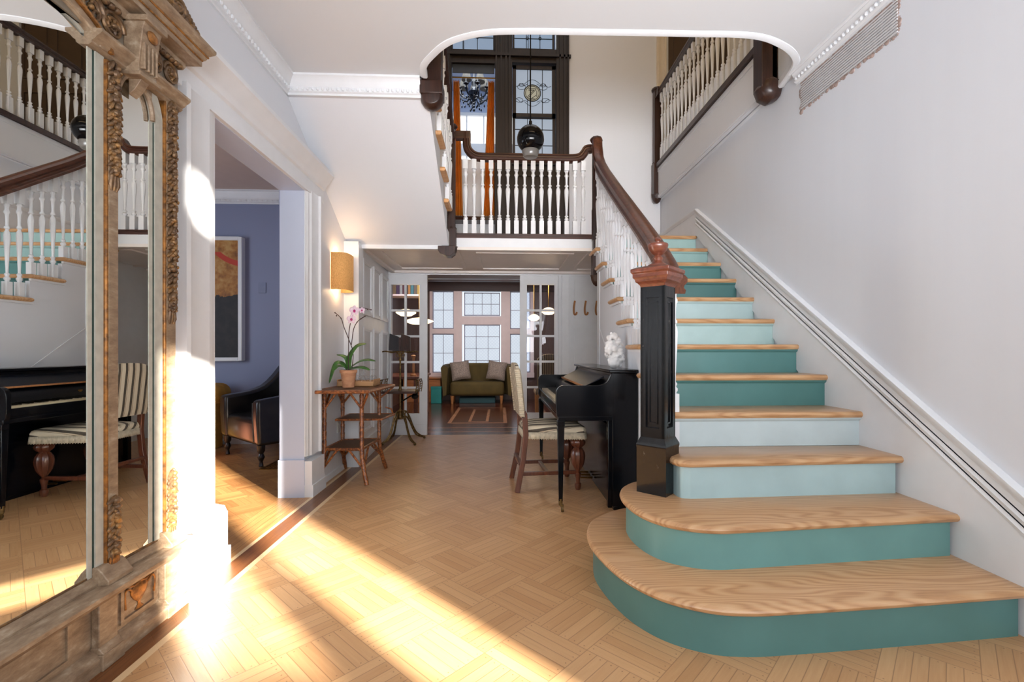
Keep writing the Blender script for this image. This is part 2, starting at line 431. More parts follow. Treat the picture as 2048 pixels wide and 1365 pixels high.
M['bright'] = emit('bright_window_pane', (250, 250, 250), 2.0)
M['leadline'] = plain('lead_came', (34, 36, 40), .5, .4)
# ================================================================ SETTING
WX = -1.47; RX = 2.02; CZ = 2.98; F2 = 3.33; TOP = 5.9
# floors
struct('floor', MB().box(-1.64, 6.0, -1.0, 6.2, -.1, 0), M['floor'])
struct('floor_parlour', MB().box(-5.0, -1.64, -1.0, 5.72, -.1, 0), M['floor_left'])
struct('floor_library', MB().box(-3.0, 2.4, 6.2, 10.8, -.1, 0), M['floor_lib'])
# left wall with doorway
DY0, DY1, DZ = 2.49, 3.61, 2.30
m = MB().box(-1.64, WX, -1, DY0, 0, F2).box(-1.64, WX, DY1, 6.2, 0, F2).box(-1.64, WX, DY0, DY1, DZ, F2)
struct('wall_left', m, M['wall'])
m = MB().box(-1.64, WX, -1, 5.87, F2, TOP)
struct('wall_upper_left', m, M['cream'])
# right wall
struct('wall_right', MB().box(RX, RX+.15, 1.45, 5.87, 0, F2), M['wall_r'])
struct('wall_front_right', MB().box(RX+.15, 6.1, 1.45, 1.6, 0, F2), M['wall'])
# front wall with the two tall lights and a transom that let the sun in
wins = sorted([(1.52, 2.0, .76, 1.96), (2.22, 2.71, .70, 1.98), (1.70, 1.87, 2.66, 2.86)])
m = MB(); xs = [-1.64, 1.52, 2.0, 2.22, 2.71, 6.1]
m.box(-5.1, 1.52, -1.06, -1, 0, TOP).box(2.0, 2.22, -1.06, -1, 0, TOP).box(2.71, 6.1, -1.06, -1, 0, TOP)
m.box(2.22, 2.71, -1.06, -1, 0, .70).box(2.22, 2.71, -1.06, -1, 1.98, TOP)
m.box(1.52, 2.0, -1.06, -1, 0, .76).box(1.52, 2.0, -1.06, -1, 1.96, 2.66).box(1.52, 1.70, -1.06, -1, 2.66, 2.86).box(1.87, 2.0, -1.06, -1, 2.66, 2.86).box(1.52, 2.0, -1.06, -1, 2.86, TOP)
struct('wall_front', m, M['wall'])
struct('wall_entry_right', MB().box(6.0, 6.1, -1, 1.45, 0, F2), M['wall'])
struct('wall_upper_right', MB().box(4.0, 4.1, -1, 5.87, F2, TOP), M['cream'])

# ceiling with the curved stairwell opening (plan outline, ceiling runs around it)
edge = [(-.511, 3.27), (-.500, 3.16), (-.437, 3.05), (-.305, 2.90), (-.118, 2.815), (.10, 2.785), (.59, 2.772), (1.10, 2.762), (1.50, 2.762), (1.72, 2.835), (1.87, 2.94), (1.94, 3.05), (1.99, 3.28)]
ed = cat2(edge, 5)
poly = [(-1.64, 3.27)] + ed + [(1.99, 5.87), (4.1, 5.87), (4.1, 1.6), (6.1, 1.6), (6.1, -1.0), (-1.64, -1.0)]
struct('ceiling', MB().prism(poly, 'z', CZ, F2), M['ceil'])
bead = [(-.012, -.02), (.02, -.02), (.03, -.008), (.03, .03), (-.012, .03)]
# rounded edge moulding along the opening
def ribbon(path, offs, z0, name):
    mb = MB(); n = len(path)
    nr = []
    for i in range(n):
        a = V((*path[max(i-1,0)], 0)); b = V((*path[min(i+1,n-1)], 0)); t_ = (b-a).normalized(); nr.append(V((-t_.y, t_.x, 0)))
    mm = len(offs); vs = []; fs = []
    for i in range(n):
        for a, b in offs: vs.append(V((*path[i], z0+b)) + nr[i]*a)
    for i in range(n-1):
        for j in range(mm):
            j2 = (j+1)%mm; fs.append((i*mm+j, i*mm+j2, (i+1)*mm+j2, (i+1)*mm+j))
    mb.add(vs, fs, True); return mb
struct('trim_1', ribbon(ed, [(.012,.04), (.015,-.004), (.008,-.012), (-.012,-.012), (-.03,-.004), (-.032,.0), (-.03,.04)], CZ, 'x'), M['white'])
# floor-structure side faces of the gallery (fascia) come with the gallery
# left beam wall above the sloping soffit
struct('wall_beam', MB().box(WX, -.5, 3.33, 3.36, 2.86, CZ), M['wall'])

# cornices
def cornice_prof(h=.12, p=.075):
    return [(0, 0), (0, -h), (.012, -h), (.012, -h+.014), (.028, -h+.02), (.028, -h+.05), (.036, -h+.056), (.044, -h+.074), (p-.012, -.02), (p, -.014), (p, 0)]
def cornice(name, p0, p1, out, h=.12, p=.075, mat='white', egg=.034):
    p0, p1 = V(p0), V(p1); d = (p1-p0); L = d.length; d.normalize(); out = V(out)
    mb = MB(); pr = cornice_prof(h, p); n = len(pr)
    vs = [p0+out*a+V((0,0,b)) for a,b in pr]+[p1+out*a+V((0,0,b)) for a,b in pr]
    fs = [tuple(range(n)), tuple(range(n, 2*n))]+[(i,(i+1)%n,n+(i+1)%n,n+i) for i in range(n)]
    mb.add(vs, fs)
    k = int(L/egg)
    for i in range(k):
        c = p0+d*((i+.5)*egg)+out*.03+V((0,0,-h+.036))
        mb.ball(c, (abs(d.x)*egg*.36+.009*abs(out.x), abs(d.y)*egg*.36+.009*abs(out.y), .014), 6, 4)
    return struct(name, mb, M[mat])
cornice('trim_2', (WX, -.5, CZ), (WX, 3.33, CZ), (1,0,0))
cornice('trim_3', (WX, 3.33, CZ), (-.55, 3.33, CZ), (0,-1,0))
cornice('trim_4', (RX, -.2+1.65, CZ), (RX, 3.12, CZ), (-1,0,0), .085, .07)

# door casing of the parlour opening
CP = [(0, 0), (0, .052), (.03, .052), (.04, .04), (.05, .034), (.20, .034), (.21, .026), (.225, .022), (.25, .022), (.262, .014), (.28, .012), (.28, 0)]
def casing_v(mb, ystart, sgn, z0, z1, wd=.28):
    pts = [(WX+b, ystart+sgn*a*wd/.28) for a, b in CP]
    mb.prism(pts, 'z', z0, z1)
m = MB()
casing_v(m, DY0-.285, 1, .30, 2.32); m.box(WX, WX+.065, 2.195, 2.505, 0, .27).prism([(WX, 2.195), (WX+.075, 2.19), (WX+.075, 2.515), (WX, 2.51)], 'z', 0, .09)
m.prism([(WX,.27),(WX+.065,.27),(WX+.052,.30),(WX,.31)], 'y', 2.2, 2.5)
casing_v(m, DY1+.225, -1, .30, 2.32, .225); m.box(WX, WX+.065, 3.60, 3.85, 0, .27).box(WX, WX+.075, 3.595, 3.86, 0, .09)
# entablature
ent = [(0, 2.30), (.03, 2.30), (.034, 2.33), (.03, 2.34), (.03, 2.40), (.045, 2.41), (.05, 2.43), (.06, 2.445), (.075, 2.46), (.10, 2.50), (.115, 2.51), (.115, 2.535), (0, 2.545)]
m.prism([(WX+a, z) for a, z in ent], 'y', 2.10, 3.93)
struct('trim_5', m, M['white'])
# jambs and threshold; the parlour's blue light is put into their colour
m = MB().box(-1.645, WX+.005, DY1-.004, DY1+.012, .28, DZ).box(-1.65, WX+.012, DY1-.02, DY1+.01, 0, .28)
m.box(-1.645, WX+.005, DY0-.012, DY0+.004, 0, DZ).box(-1.645, WX+.005, DY0, DY1, DZ-.004, DZ+.01)
struct('trim_6', m, plain('blue_lit_reveal', (196, 204, 222), .4, var=.01))
# baseboards
def baseboard(name, x0, x1, y0, y1, axis, out, h=.22, mat='white'):
    pr = [(0,0), (.028,0), (.028,.05), (.018,.055), (.018,h-.05), (.024,h-.04), (.012,h-.008), (.004,h), (0,h)]
    mb = MB()
    if axis == 'y': mb.prism([(x0+out*a, b) for a,b in pr], 'y', y0, y1)
    else: mb.prism([(y0+out*a, b) for a,b in pr], 'x', x0, x1)
    return struct(name, mb, M[mat])
baseboard('baseboard_left', WX, 0, 3.86, 4.52, 'y', 1, .26)
baseboard('baseboard_parlour', -5.0, -1.64, 5.72, 0, 'x', -1, .28)
# ---------------------------------------------------------------- parlour (blue room)
struct('wall_parlour_back', MB().box(-5.1, -1.64, 5.72, 5.9, 0, CZ), M['blue'])
struct('wall_parlour_left', MB().box(-5.1, -5.0, -1, 5.72, 0, CZ), M['blue'])
struct('ceiling_parlour', MB().box(-5.1, -1.64, -1, 5.9, CZ, CZ+.1), plain('parlour_ceiling_paint', (206, 190, 180), .6, var=.02))
struct('wall_parlour_inner', MB().box(-1.66, -1.641, DY1+.02, 5.72, 0, CZ), M['blue'])
cornice('trim_7', (-5.0, 5.72, CZ), (-1.66, 5.72, CZ), (0,-1,0), .15, .08, 'white', .06)

# ---------------------------------------------------------------- passage under the landing
struct('wall_pilaster', MB().box(WX, -1.335, 4.52, 4.66, 0, 2.13).box(WX, -1.33, 4.51, 4.67, 0, .22).box(-1.35,-1.33, 4.514, 4.66, .22, 2.10), M['white'])
# panelled side wall, slightly splayed
A_, B_ = V((-1.36, 4.66, 0)), V((-1.44, 6.17, 0))
d_ = (B_-A_).normalized(); nrm = V((d_.y, -d_.x, 0)); Lp = (B_-A_).length
def pw(mb, s0, s1, z0, z1, o0, o1):
    a = [A_+d_*s+nrm*o+V((0,0,z)) for s, o, z in ((s0,o0,z0),(s1,o0,z0),(s1,o1,z0),(s0,o1,z0))]
    b = [p+V((0,0,z1-z0)) for p in a]; mb.hexa(a, b)
m = MB(); pw(m, 0, Lp, 0, 2.12, -.06, 0)
cols = [(.10, .50), (.58, .96), (1.04, Lp-.06)]
for z0, z1 in ((.28, .98), (1.10, 1.50), (1.62, 2.02)) if False else ((.26, 1.34), (1.46, 2.02)):
    for s0, s1 in cols:
        for k, (q, o) in enumerate(((0, .016), (.022, .010))):
            pw(m, s0+q, s1-q, z0+q, z0+q+.022, 0, o); pw(m, s0+q, s1-q, z1-q-.022, z1-q, 0, o)
            pw(m, s0+q, s0+q+.022, z0+q+.022, z1-q-.022, 0, o); pw(m, s1-q-.022, s1-q, z0+q+.022, z1-q-.022, 0, o)
pw(m, 0, Lp, 0, .2, 0, .02)
struct('wall_passage_left', m, M['white'])
# back wall of passage: header + right part with hooks; the two glazed door leaves stand in it
YB = 6.2
m = MB().box(-1.64, -1.42, YB, YB+.12, 0, 2.14).box(-1.64, 2.1, YB, YB+.12, 2.09, 3.6).box(.76, 2.1, YB, YB+.12, 0, 2.09).box(-1.46, 1.9, YB-.025, YB, 2.085, 2.12)
for x0, x1 in ((.765, .93),):
    m.box(x0, x0+.035, YB-.03, YB, 0, 2.09).box(x0+.05, x1-.03, YB-.018, YB, 0, 2.09).box(x1-.03, x1, YB-.03, YB, 0, 2.09)
for x0, x1, z0, z1 in ((.98, 1.62, .2, 1.40), (.98, 1.62, 1.52, 2.03)):
    for q, o in ((0, .014), (.02, .008)):
        m.box(x0+q, x1-q, YB-o, YB, z0+q, z0+q+.02).box(x0+q, x1-q, YB-o, YB, z1-q-.02, z1-q)
        m.box(x0+q, x0+q+.02, YB-o, YB, z0+q+.02, z1-q-.02).box(x1-q-.02, x1-q, YB-o, YB, z0+q+.02, z1-q-.02)
struct('wall_back', m, M['white'])
# glazed leaves
def leaf(name, x0, x1, px0, px1, pz0, pz1, y0=YB-.012):
    mb = MB(); y1 = y0+.045
    mb.box(x0, px0, y0, y1, .004, 2.085).box(px1, x1, y0, y1, .004, 2.085).box(px0, px1, y0, y1, .004, pz0).box(px0, px1, y0, y1, pz1, 2.085)
    mb.box(x0, x1, y0-.01, y0, .004, .14)
    xm = (px0+px1)/2; mb.box(xm-.014, xm+.014, y0+.005, y1-.005, pz0, pz1)
    for k in range(1, 5):
        z = pz0+(pz1-pz0)*k/5; mb.box(px0, px1, y0+.006, y1-.006, z-.014, z+.014)
    # glazing bead
    for a, b, c, d in ((px0-.012, px0, pz0-.012, pz1+.012), (px1, px1+.012, pz0-.012, pz1+.012), (px0, px1, pz0-.012, pz0), (px0, px1, pz1, pz1+.012)):
        mb.box(a, b, y0-.006, y0, c, d)
    o = struct(name, mb, M['white'])
    obj('pane', MB().box(px0, px1, y0+.02, y0+.024, pz0, pz1), M['glass'], o)
    return o
leaf('door_1', -1.43, -.945, -1.408, -1.045, .28, 1.955)
leaf('door_2', .262, .762, .352, .716, .28, 1.965)
# library doorway soffit in dark wood
struct('trim_8', MB().box(-.945, .262, YB+.05, YB+.13, 2.05, 2.12).box(-1.43, .762, YB+.12, YB+.5, 2.10, 2.2).box(-1.43, .76, YB+.5, YB+.56, 2.16, 2.7), M['dark_h'])
# landing slab with panelled underside
m = MB().box(-.5, RX, 4.80, 6.2, 2.13, 2.262)
m.box(WX, -.5, 4.66, 6.2, 2.13, 2.262)
struct('wall_landing_slab', m, M['taupe'])
m = MB()
def frame_z(mb, x0, x1, y0, y1, z, wd=.03, h=.014):
    for a, b, c, d in ((x0, x1, y0, y0+wd), (x0, x1, y1-wd, y1), (x0, x0+wd, y0+wd, y1-wd), (x1-wd, x1, y0+wd, y1-wd)):
        mb.box(a, b, c, d, z-h, z)
frame_z(m, -1.25, -.42, 4.85, 5.95, 2.13, .04); frame_z(m, -.25, .78, 4.95, 5.95, 2.13, .04); frame_z(m, .92, 1.7, 4.95, 5.95, 2.13, .04)
frame_z(m, -1.40, 1.9, 4.72, 6.17, 2.131, .05, .03)
struct('trim_9', m, M['taupe'])
# white fascia under the balcony and along the foot of the soffit
m = MB().box(-.5, .975, 4.755, 4.80, 2.105, 2.228).box(-.5, .975, 4.745, 4.755, 2.105, 2.13).box(WX, -.56, 4.62, 4.668, 2.085, 2.125)
struct('trim_10', m, M['white'])
struct('wall_stair_closet', MB().box(1.62, 1.7, 4.9, 6.2, 0, 2.13).box(1.03, 1.7, 4.86, 4.9, 0, 2.13), M['white'])

# ---------------------------------------------------------------- landing back wall with window openings
m = MB().box(.86, RX+.1, 5.87, 6.0, 2.262, TOP).box(-1.64, -.66, 5.87, 6.0, 2.262, TOP).box(-.66, .86, 5.87, 6.0, 5.5, TOP)
m.box(2.9, 4.1, 5.87, 6.0, F2, TOP).box(RX+.1, 2.9, 5.87, 6.0, 5.35, TOP)
struct('wall_landing_back', m, M['wall'])
struct('wall_right_upper', MB().box(RX+.0, RX+.02, 5.86, 5.87, 2.262, F2), M['wall'])
# casing and brown door beyond the gallery
m = MB().box(1.965, 2.0, 5.84, 5.87, F2, 5.4).box(2.0, 2.06, 5.85, 5.87, F2, 5.4).box(2.06, 2.085, 5.835, 5.87, F2, 5.4)
struct('trim_11', m, M['cream'])
dk = plain('brown_door_paint', (84, 68, 54), .45, var=.05)
m = MB().box(2.085, 2.95, 5.90, 5.95, F2, 5.4)
for z0, z1 in ((3.5, 4.2), (4.35, 5.2)):
    for x0, x1 in ((2.2, 2.5), (2.6, 2.88)):
        m.box(x0, x0+.02, 5.885, 5.90, z0+.02, z1-.02).box(x1-.02, x1, 5.885, 5.9, z0+.02, z1-.02).box(x0, x1, 5.885, 5.9, z0, z0+.02).box(x0, x1, 5.885, 5.9, z1-.02, z1)
struct('door_3', m, dk)
m = MB().box(-1.64, 4.1, -1, 5.87, TOP, TOP+.1)
struct('ceiling_upper', m, M['cream'])

# ---------------------------------------------------------------- vent with ragged plaster edge on the right wall
vent = thing('air_return_grille', 'long white louvred grille in ragged plaster under the right cornice', 'vent', (RX, 2.70, 2.71))
m = MB(); n = 11
for i in range(n):
    z = 2.715+.16*i/(n-1); m.hexa([(RX-.002, 2.31, z), (RX-.002, 3.08, z), (RX-.010, 3.08, z-.004), (RX-.010, 2.31, z-.004)], [(RX-.002, 2.31, z+.010), (RX-.002, 3.08, z+.010), (RX-.010, 3.08, z+.006), (RX-.010, 2.31, z+.006)])
obj('louvre_panel', m, plain('grey_white_vent', (214, 214, 216), .5), vent)
obj('duct_back', MB().box(RX-.003, RX, 2.31, 3.08, 2.705, 2.885), plain('duct_pale_grey', (196, 196, 200), .7), vent)  # even pale grey sheet behind the louvres
m = MB(); random.seed(3)
per = []
for k in range(60): per.append((2.31+.77*k/59, 2.885))
for k in range(10): per.append((3.08, 2.885-.18*k/9))
for k in range(60): per.append((3.08-.77*k/59, 2.705))
for k in range(10): per.append((2.31, 2.705+.18*k/9))
for y, z in per:
    rr = random.uniform(.008, .022) if not (z < 2.706 and random.random() < .55) else .004
    m.ball((RX-.001, y+random.uniform(-.006,.006), z+random.uniform(-.006,.006)), (.006, rr, rr*.9), 6, 4)
obj('plaster_edge', m, plain('crumbled_plaster', (188, 166, 158), .9, var=.2, nscale=60, bump=.6), vent)
# ================================================================ STAIRS
R, G = .19, .2796
def NY(n): return 1.407+G*n
def baluster(h, wd=.04, blk=.17, topf=.14, drop=0.0):
    """turned baluster local at origin, square foot and square head; drop shears the head top"""
    mb = MB(); a = wd/2; zb = h*blk; zt = h*(1-topf)
    mb.box(-a, a, -a, a, 0, zb); mb.box(-a, a, -a, a, zt, h)
    prof = [(.6,0),(.62,.012),(.95,.03),(.95,.05),(.6,.062),(.56,.075),(.8,.088),(.8,.10),(.42,.115),(.46,.18),(.62,.32),(.82,.46),(.98,.56),(.98,.60),(.80,.64),(.5,.66),(.5,.675),(.82,.685),(.82,.705),(.48,.72),(.46,.76),(.52,.83),(.62,.87),(.9,.885),(.9,.91),(.62,.925),(.62,.96),(.85,.98),(.7,1)]
    mb.lathe([(r*a, zb+(zt-zb)*z) for r, z in prof], seg=8)
    return mb
def bal_obj(parent, x, y, z, h, src=None, label=None):
    """linked copy where the same baluster is used again"""
    if src is None:
        mb = baluster(h); me_o = obj('baluster', mb.xf(Matrix.Translation(base_of(parent))), M['white'], parent)
        src = me_o
    else:
        src2 = src.copy(); COL.objects.link(src2); src2.parent = parent; src = src2
    src.location = V((x, y, z)) - base_of(parent)
    return src
stair = thing('staircase', 'staircase with pine treads and teal and aqua risers climbing along the right wall', 'staircase', (1.4, 2.2, 0))
LB = .905
NOS = .03
def nosed(plan, z, th=.034):
    """slab with rounded nosing: stack of inset outlines"""
    mb = MB(); prof = [(-.012, 0), (-.004, .2), (0, .5), (-.004, .8), (-.014, 1)]
    c = V((sum(p[0] for p in plan)/len(plan), sum(p[1] for p in plan)/len(plan), 0)); n = len(plan)
    # outline normals
    vs = []
    def area(): return sum(plan[i][0]*plan[(i+1)%n][1]-plan[(i+1)%n][0]*plan[i][1] for i in range(n))
    s = 1 if area() > 0 else -1
    nr = []
    for i in range(n):
        a = V((*plan[i-1], 0)); b = V((*plan[i], 0)); d = V((*plan[(i+1)%n], 0))
        t1 = (b-a).normalized(); t2 = (d-b).normalized(); t_ = (t1+t2)
        t_ = t_.normalized() if t_.length > 1e-6 else t1
        k = 1/max(.4, t_.dot(t1)); nr.append(V((t_.y, -t_.x, 0))*s*k)
    fs = []
    for o, zz in prof:
        for i in range(n): vs.append(V((*plan[i], z-th+th*zz)) + nr[i]*o)
    for j in range(len(prof)-1):
        for i in range(n):
            i2 = (i+1)%n; fs.append((j*n+i, j*n+i2, (j+1)*n+i2, (j+1)*n+i))
    mb.add(vs, fs, False)
    k = len(mb.v)-len(vs)
    mb.f.append(list(range(k, k+n))[::-1]); mb.sm.append(False); q = k+(len(prof)-1)*n; mb.f.append(list(range(q, q+n))); mb.sm.append(False)
    return mb
T1 = cat2([(2.02,1.70),(1.5,1.657),(1.05,1.626),(.878,1.622),(.74,1.648),(.60,1.735),(.50,1.88),(.442,2.08),(.425,2.28),(.47,2.48),(.56,2.60),(.70,2.70),(.90,2.76)], 5) + [(.96,2.76),(RX,2.76)]
T2 = cat2([(2.02,1.975),(1.4,1.925),(1.0,1.889),(.89,1.885),(.79,1.91),(.69,1.975),(.625,2.08),(.596,2.22),(.603,2.36),(.65,2.48),(.74,2.57),(.88,2.60)], 5) + [(.96,2.60),(RX,2.60)]
T3 = cat2([(2.02,2.262),(1.4,2.236),(.98,2.218),(.90,2.222),(.855,2.245),(.838,2.29)], 5) + [(.838,2.56),(RX,2.56)]
def inset(plan, d):
    n = len(plan); s = 1 if sum(plan[i][0]*plan[(i+1)%n][1]-plan[(i+1)%n][0]*plan[i][1] for i in range(n)) > 0 else -1
    out = []
    for i in range(n):
        a = V((*plan[i-1], 0)); b = V((*plan[i], 0)); e = V((*plan[(i+1)%n], 0))
        t1 = (b-a).normalized(); t2 = (e-b).normalized(); t_ = (t1+t2); t_ = t_.normalized() if t_.length > 1e-6 else t1
        k = 1/max(.4, t_.dot(t1)); q = b - V((t_.y, -t_.x, 0))*s*k*d; out.append((min(q.x, RX), q.y))
    return out
LAB = ['dark teal', 'medium teal', 'pale aqua', 'very pale aqua', 'dark teal', 'dark teal', 'light aqua', 'light aqua', 'dark teal', 'medium teal', 'light aqua', 'light aqua']
for n in range(1, 12):
    z = n*R
    if n <= 3: plan = [T1, T2, T3][n-1]
    else:
        y0 = NY(n); y1 = NY(n+1)+.05
        plan = [(LB+.006, y0+.006), (LB+.02, y0), (RX, y0), (RX, y1), (.96, y1), (.96, y1-.03), (LB, y1-.03), (LB, y0+.02)]
    tr = obj('tread', nosed(plan, z), M['tread'], stair)
    # pale worn nosing strip as sub-part shape
    if n <= 3:
        rp = inset(plan, .032)
        rp = [(min(x, RX-.001), y) for x, y in rp]
        obj('riser', MB().prism(rp, 'z', (n-1)*R+(.0 if n == 1 else 0), z-.034, smooth=True), M['riser%d' % (n-1)], stair, label=LAB[n-1]+' painted riser')
    else:
        mb = MB().box(.952, RX-.002, NY(n)+.03, NY(n)+.05, (n-1)*R, z-.034)
        mb.prism([(NY(n)+.03, z-.034), (NY(n)+.012, z-.034), (NY(n)+.014, z-.042), (NY(n)+.024, z-.052), (NY(n)+.03, z-.052)], 'x', .952, RX-.002)
        obj('riser', mb, M['riser%d' % (n-1)], stair, label=LAB[n-1]+' painted riser')
# top riser and landing nosing
mb = MB().box(.952, RX-.002, NY(12)+.03, NY(12)+.05, 11*R, 12*R-.034)
obj('riser', mb, M['riser11'], stair, label='light aqua painted riser')
obj('tread', nosed([(.93, NY(12)), (RX, NY(12)), (RX, 5.87), (.93, 5.87)], 12*R), M['tread'], stair)
# sawtooth side panel (outer string)
pts = [(2.45, 0), (2.45, .57-.03), (2.56, .57-.03)]
pts = [(2.40, .38), (2.40, .38), (2.40, 3*R-.034)]
z = 3*R-.034; pts = [(2.40, .0), (2.40, z)]
for n in range(4, 13):
    pts += [(NY(n)+.028, (n-1)*R-.034), (NY(n)+.028, n*R-.034)]
pts += [(4.80, 12*R-.034), (4.80, 2.0), (4.56, 1.86), (4.56, 0)]
obj('side_panel', MB().prism(pts, 'x', .95, .985), M['wall'], stair, label='white plaster panel under the stair')
# slim string moulding running diagonally and bracket beads beneath tread ends
mb = MB()
for n in range(4, 12):
    y0 = NY(n)+.02
    mb.prism([(y0, n*R-.034), (y0+G+.02, n*R-.034), (y0+G+.02, n*R-.05), (y0, n*R-.05)], 'x', .93, .95)
mb.sweep([(-.004,-.004),(.004,-.004),(.004,.004),(-.004,.004)], [(.95, 2.75, .14), (.95, 4.5, .14+1.75*R/G)], (1,0,0))
mb.box(.944, .95, 4.46, 4.56, 0, 1.86)
obj('string_moulding', mb, M['white'], stair)
# right-hand skirt board along the wall
sl = .6596
def SZ(y): return .551+sl*(y-1.737)
mb = MB().prism([(1.46, 0), (1.46, SZ(1.46)), (4.754, SZ(4.754)), (4.754, 12*R), (1.9, 0)], 'x', RX-.016, RX)
capp = [(0,-.03),(.022,-.03),(.026,-.02),(.034,-.006),(.034,.006),(.02,.012),(0,.012)]
cap2 = [(0,-.02),(.02,-.02),(.024,-.008),(.016,.004),(.016,.01),(0,.012)]
for pr_, dz in ((capp, 0), (cap2, -.085), (cap2, -.13)):
    mb.sweep([(-a, b) for a, b in pr_], [(RX, 1.46, SZ(1.46)+dz), (RX, 4.754, SZ(4.754)+dz)], (1,0,0))
obj('wall_string', mb, M['white'], stair)
mb = MB().box(RX-.016, RX, 4.754, 5.87, 12*R, SZ(4.754)-.01)
mb.sweep([(-a, b) for a, b in capp], [(RX, 4.754, SZ(4.754)), (RX, 5.87, SZ(4.754))], (1,0,0))
obj('landing_baseboard', mb, M['white'], stair)
struct('baseboard_landing', MB().box(.86, RX, 5.85, 5.87, 12*R, 2.50).box(.86, RX, 5.84, 5.87, 2.48, 2.52), M['white'])
# balusters: three to a tread, one shared mesh per height
def railz(y): return 1.80+.684*(y-2.957)
BX = .965; src = {}
for n in range(3, 12):
    for k in range(3):
        y = NY(n)+.055+k*G/3
        if y < 2.56 or y > 4.66: continue
        z0 = n*R; h = railz(y)-.02-z0
        key = k
        if key not in src:
            hh = railz(NY(4)+.055+k*G/3)-.02-4*R
            src[key] = obj('baluster', baluster(hh, .042, .13+.0*k, .12+.03*k).xf(Matrix.Translation(base_of(stair))), M['white'], stair); o = src[key]
        else:
            o = src[key].copy(); COL.objects.link(o); o.parent = stair
        o.location = V((BX, y, z0)) - base_of(stair)
# handrail with gooseneck
RP = [(-.034,-.035),(.034,-.035),(.036,-.02),(.026,-.012),(.026,-.002),(.038,.012),(.036,.03),(.022,.042),(0,.046),(-.022,.042),(-.036,.03),(-.038,.012),(-.026,-.002),(-.026,-.012),(-.036,-.02)]
path = catmull([(BX-.035, 2.43, 1.44), (BX-.03, 2.52, 1.475), (BX-.02, 2.64, 1.57), (BX-.015, 2.82, 1.706)], 5) + [V((BX-.012, y, railz(y))) for y in (3.2, 3.8)]+[V((BX-.005, 4.30, railz(4.30)))] + [V((BX, 4.50, railz(4.5)+.01)), V((BX, 4.60, railz(4.6)+.045)), V((BX, 4.66, railz(4.66)+.14)), V((BX, 4.675, 3.19))]
obj('handrail', MB().sweep([(a*1.25, b*1.3) for a, b in RP], path, (1,0,0), True), M['rail'], stair)
# carved landing newel with pendant
def drop_newel(mb, x, y, zb, zt, wd, zl=None):
    a = wd/2
    mb.box(x-a*.82, x+a*.82, y-a*.82, y+a*.82, zb+.08, zt)
    if zl:
        mb.box(x-a*1.05, x+a*1.05, y-a*1.05, y+a*1.05, zb+.09, zl)
        mb.lathe([(a*1.05*1.2, 0), (a*.9, .03)], (x, y, zl), 4)
    mb.lathe([(.2*a, -.02), (.75*a, .0), (1.15*a, .035), (1.3*a, .075), (1.45*a, .09)], (x, y, zb+.02), 8)
    return mb
mb = MB(); drop_newel(mb, .965, 4.70, 1.744, 3.19, .088, 2.06)
mb.box(.925, 1.005, 4.66, 4.74, 2.20, 2.52).box(.928,1.002,4.663,4.737, 3.05, 3.2)
mb.lathe([(.055,0),(.066,.015),(.062,.03),(.05,.045),(.02,.05)], (.965, 4.70, 3.19), 8)
for i in range(14): mb.ball((.965+.046, 4.70-.02, 2.10+.06*i), (.012, .014, .022), 6, 5)
obj('landing_newel', mb, M['dark'], stair, bevel=.004)
# big black newel post, turned 45 degrees
NC = V((.806, 2.382, .38))
nw = obj('newel_post', MB(), M['newel'], stair) if False else None
def sqring(mb, prof, c, ang=PI/4*1.03):
    vs = []; fs = []
    for a, z in prof:
        for k in range(4):
            q = ang+PI/4+k*PI/2; vs.append(V(c)+V((a*math.sqrt(2)*math.cos(q), a*math.sqrt(2)*math.sin(q), z)))
    for i in range(len(prof)-1):
        for k in range(4):
            k2 = (k+1)%4; fs.append((i*4+k, i*4+k2, (i+1)*4+k2, (i+1)*4+k))
    fs.append((3,2,1,0)); n = 4*(len(prof)-1); fs.append((n,n+1,n+2,n+3)); mb.add(vs, fs)
mb = MB(); sqring(mb, [(.078,0),(.078,.225),(.080,.235),(.080,.245),(.062,.285),(.0,.285)], NC)
core = .052; sqring(mb, [(core,.28),(core,1.045)], NC)
# raised stiles and rails around each recessed panel
ang = PI/4*1.03
for q in range(4):
    Rq = Matrix.Translation(NC) @ Matrix.Rotation(ang+q*PI/2, 4, 'Z')
    s_ = MB().box(-.064,-.036,-.064,-.05,.28,1.045).box(.036,.064,-.064,-.05,.28,1.045).box(-.036,.036,-.064,-.05,.28,.33).box(-.036,.036,-.064,-.05,.985,1.045)
    s_.box(-.024,-.017,-.058,-.05,.35,.965).box(.017,.024,-.058,-.05,.35,.965).box(-.024,.024,-.058,-.05,.35,.357).box(-.024,.024,-.058,-.05,.958,.965)
    mb.merge(s_, Rq)
nw = obj('newel_post', mb, M['newel'], stair, label='chipped black panelled newel post', fix=True)
mb = MB(); sqring(mb, [(.062,1.035),(.068,1.05),(.076,1.06),(.084,1.066),(.086,1.078),(.094,1.088),(.094,1.106),(.102,1.114),(.102,1.130),(.075,1.142),(.04,1.15)], NC)
obj('newel_cap', mb, M['cap'], nw, label='stepped red mahogany cap', bevel=.003)
mb = MB().lathe([(.055,1.14),(.05,1.155),(.035,1.162),(.028,1.172),(.022,1.176),(.025,1.184),(.027,1.19),(.022,1.197),(.019,1.204),(.03,1.212),(.044,1.228),(.05,1.246),(.052,1.256),(.050,1.262),(.03,1.264),(.012,1.266),(.012,1.276),(.018,1.284),(.014,1.294),(.004,1.3)], NC, 20)
obj('finial', mb, M['cap'], nw, label='turned mahogany bowl finial')

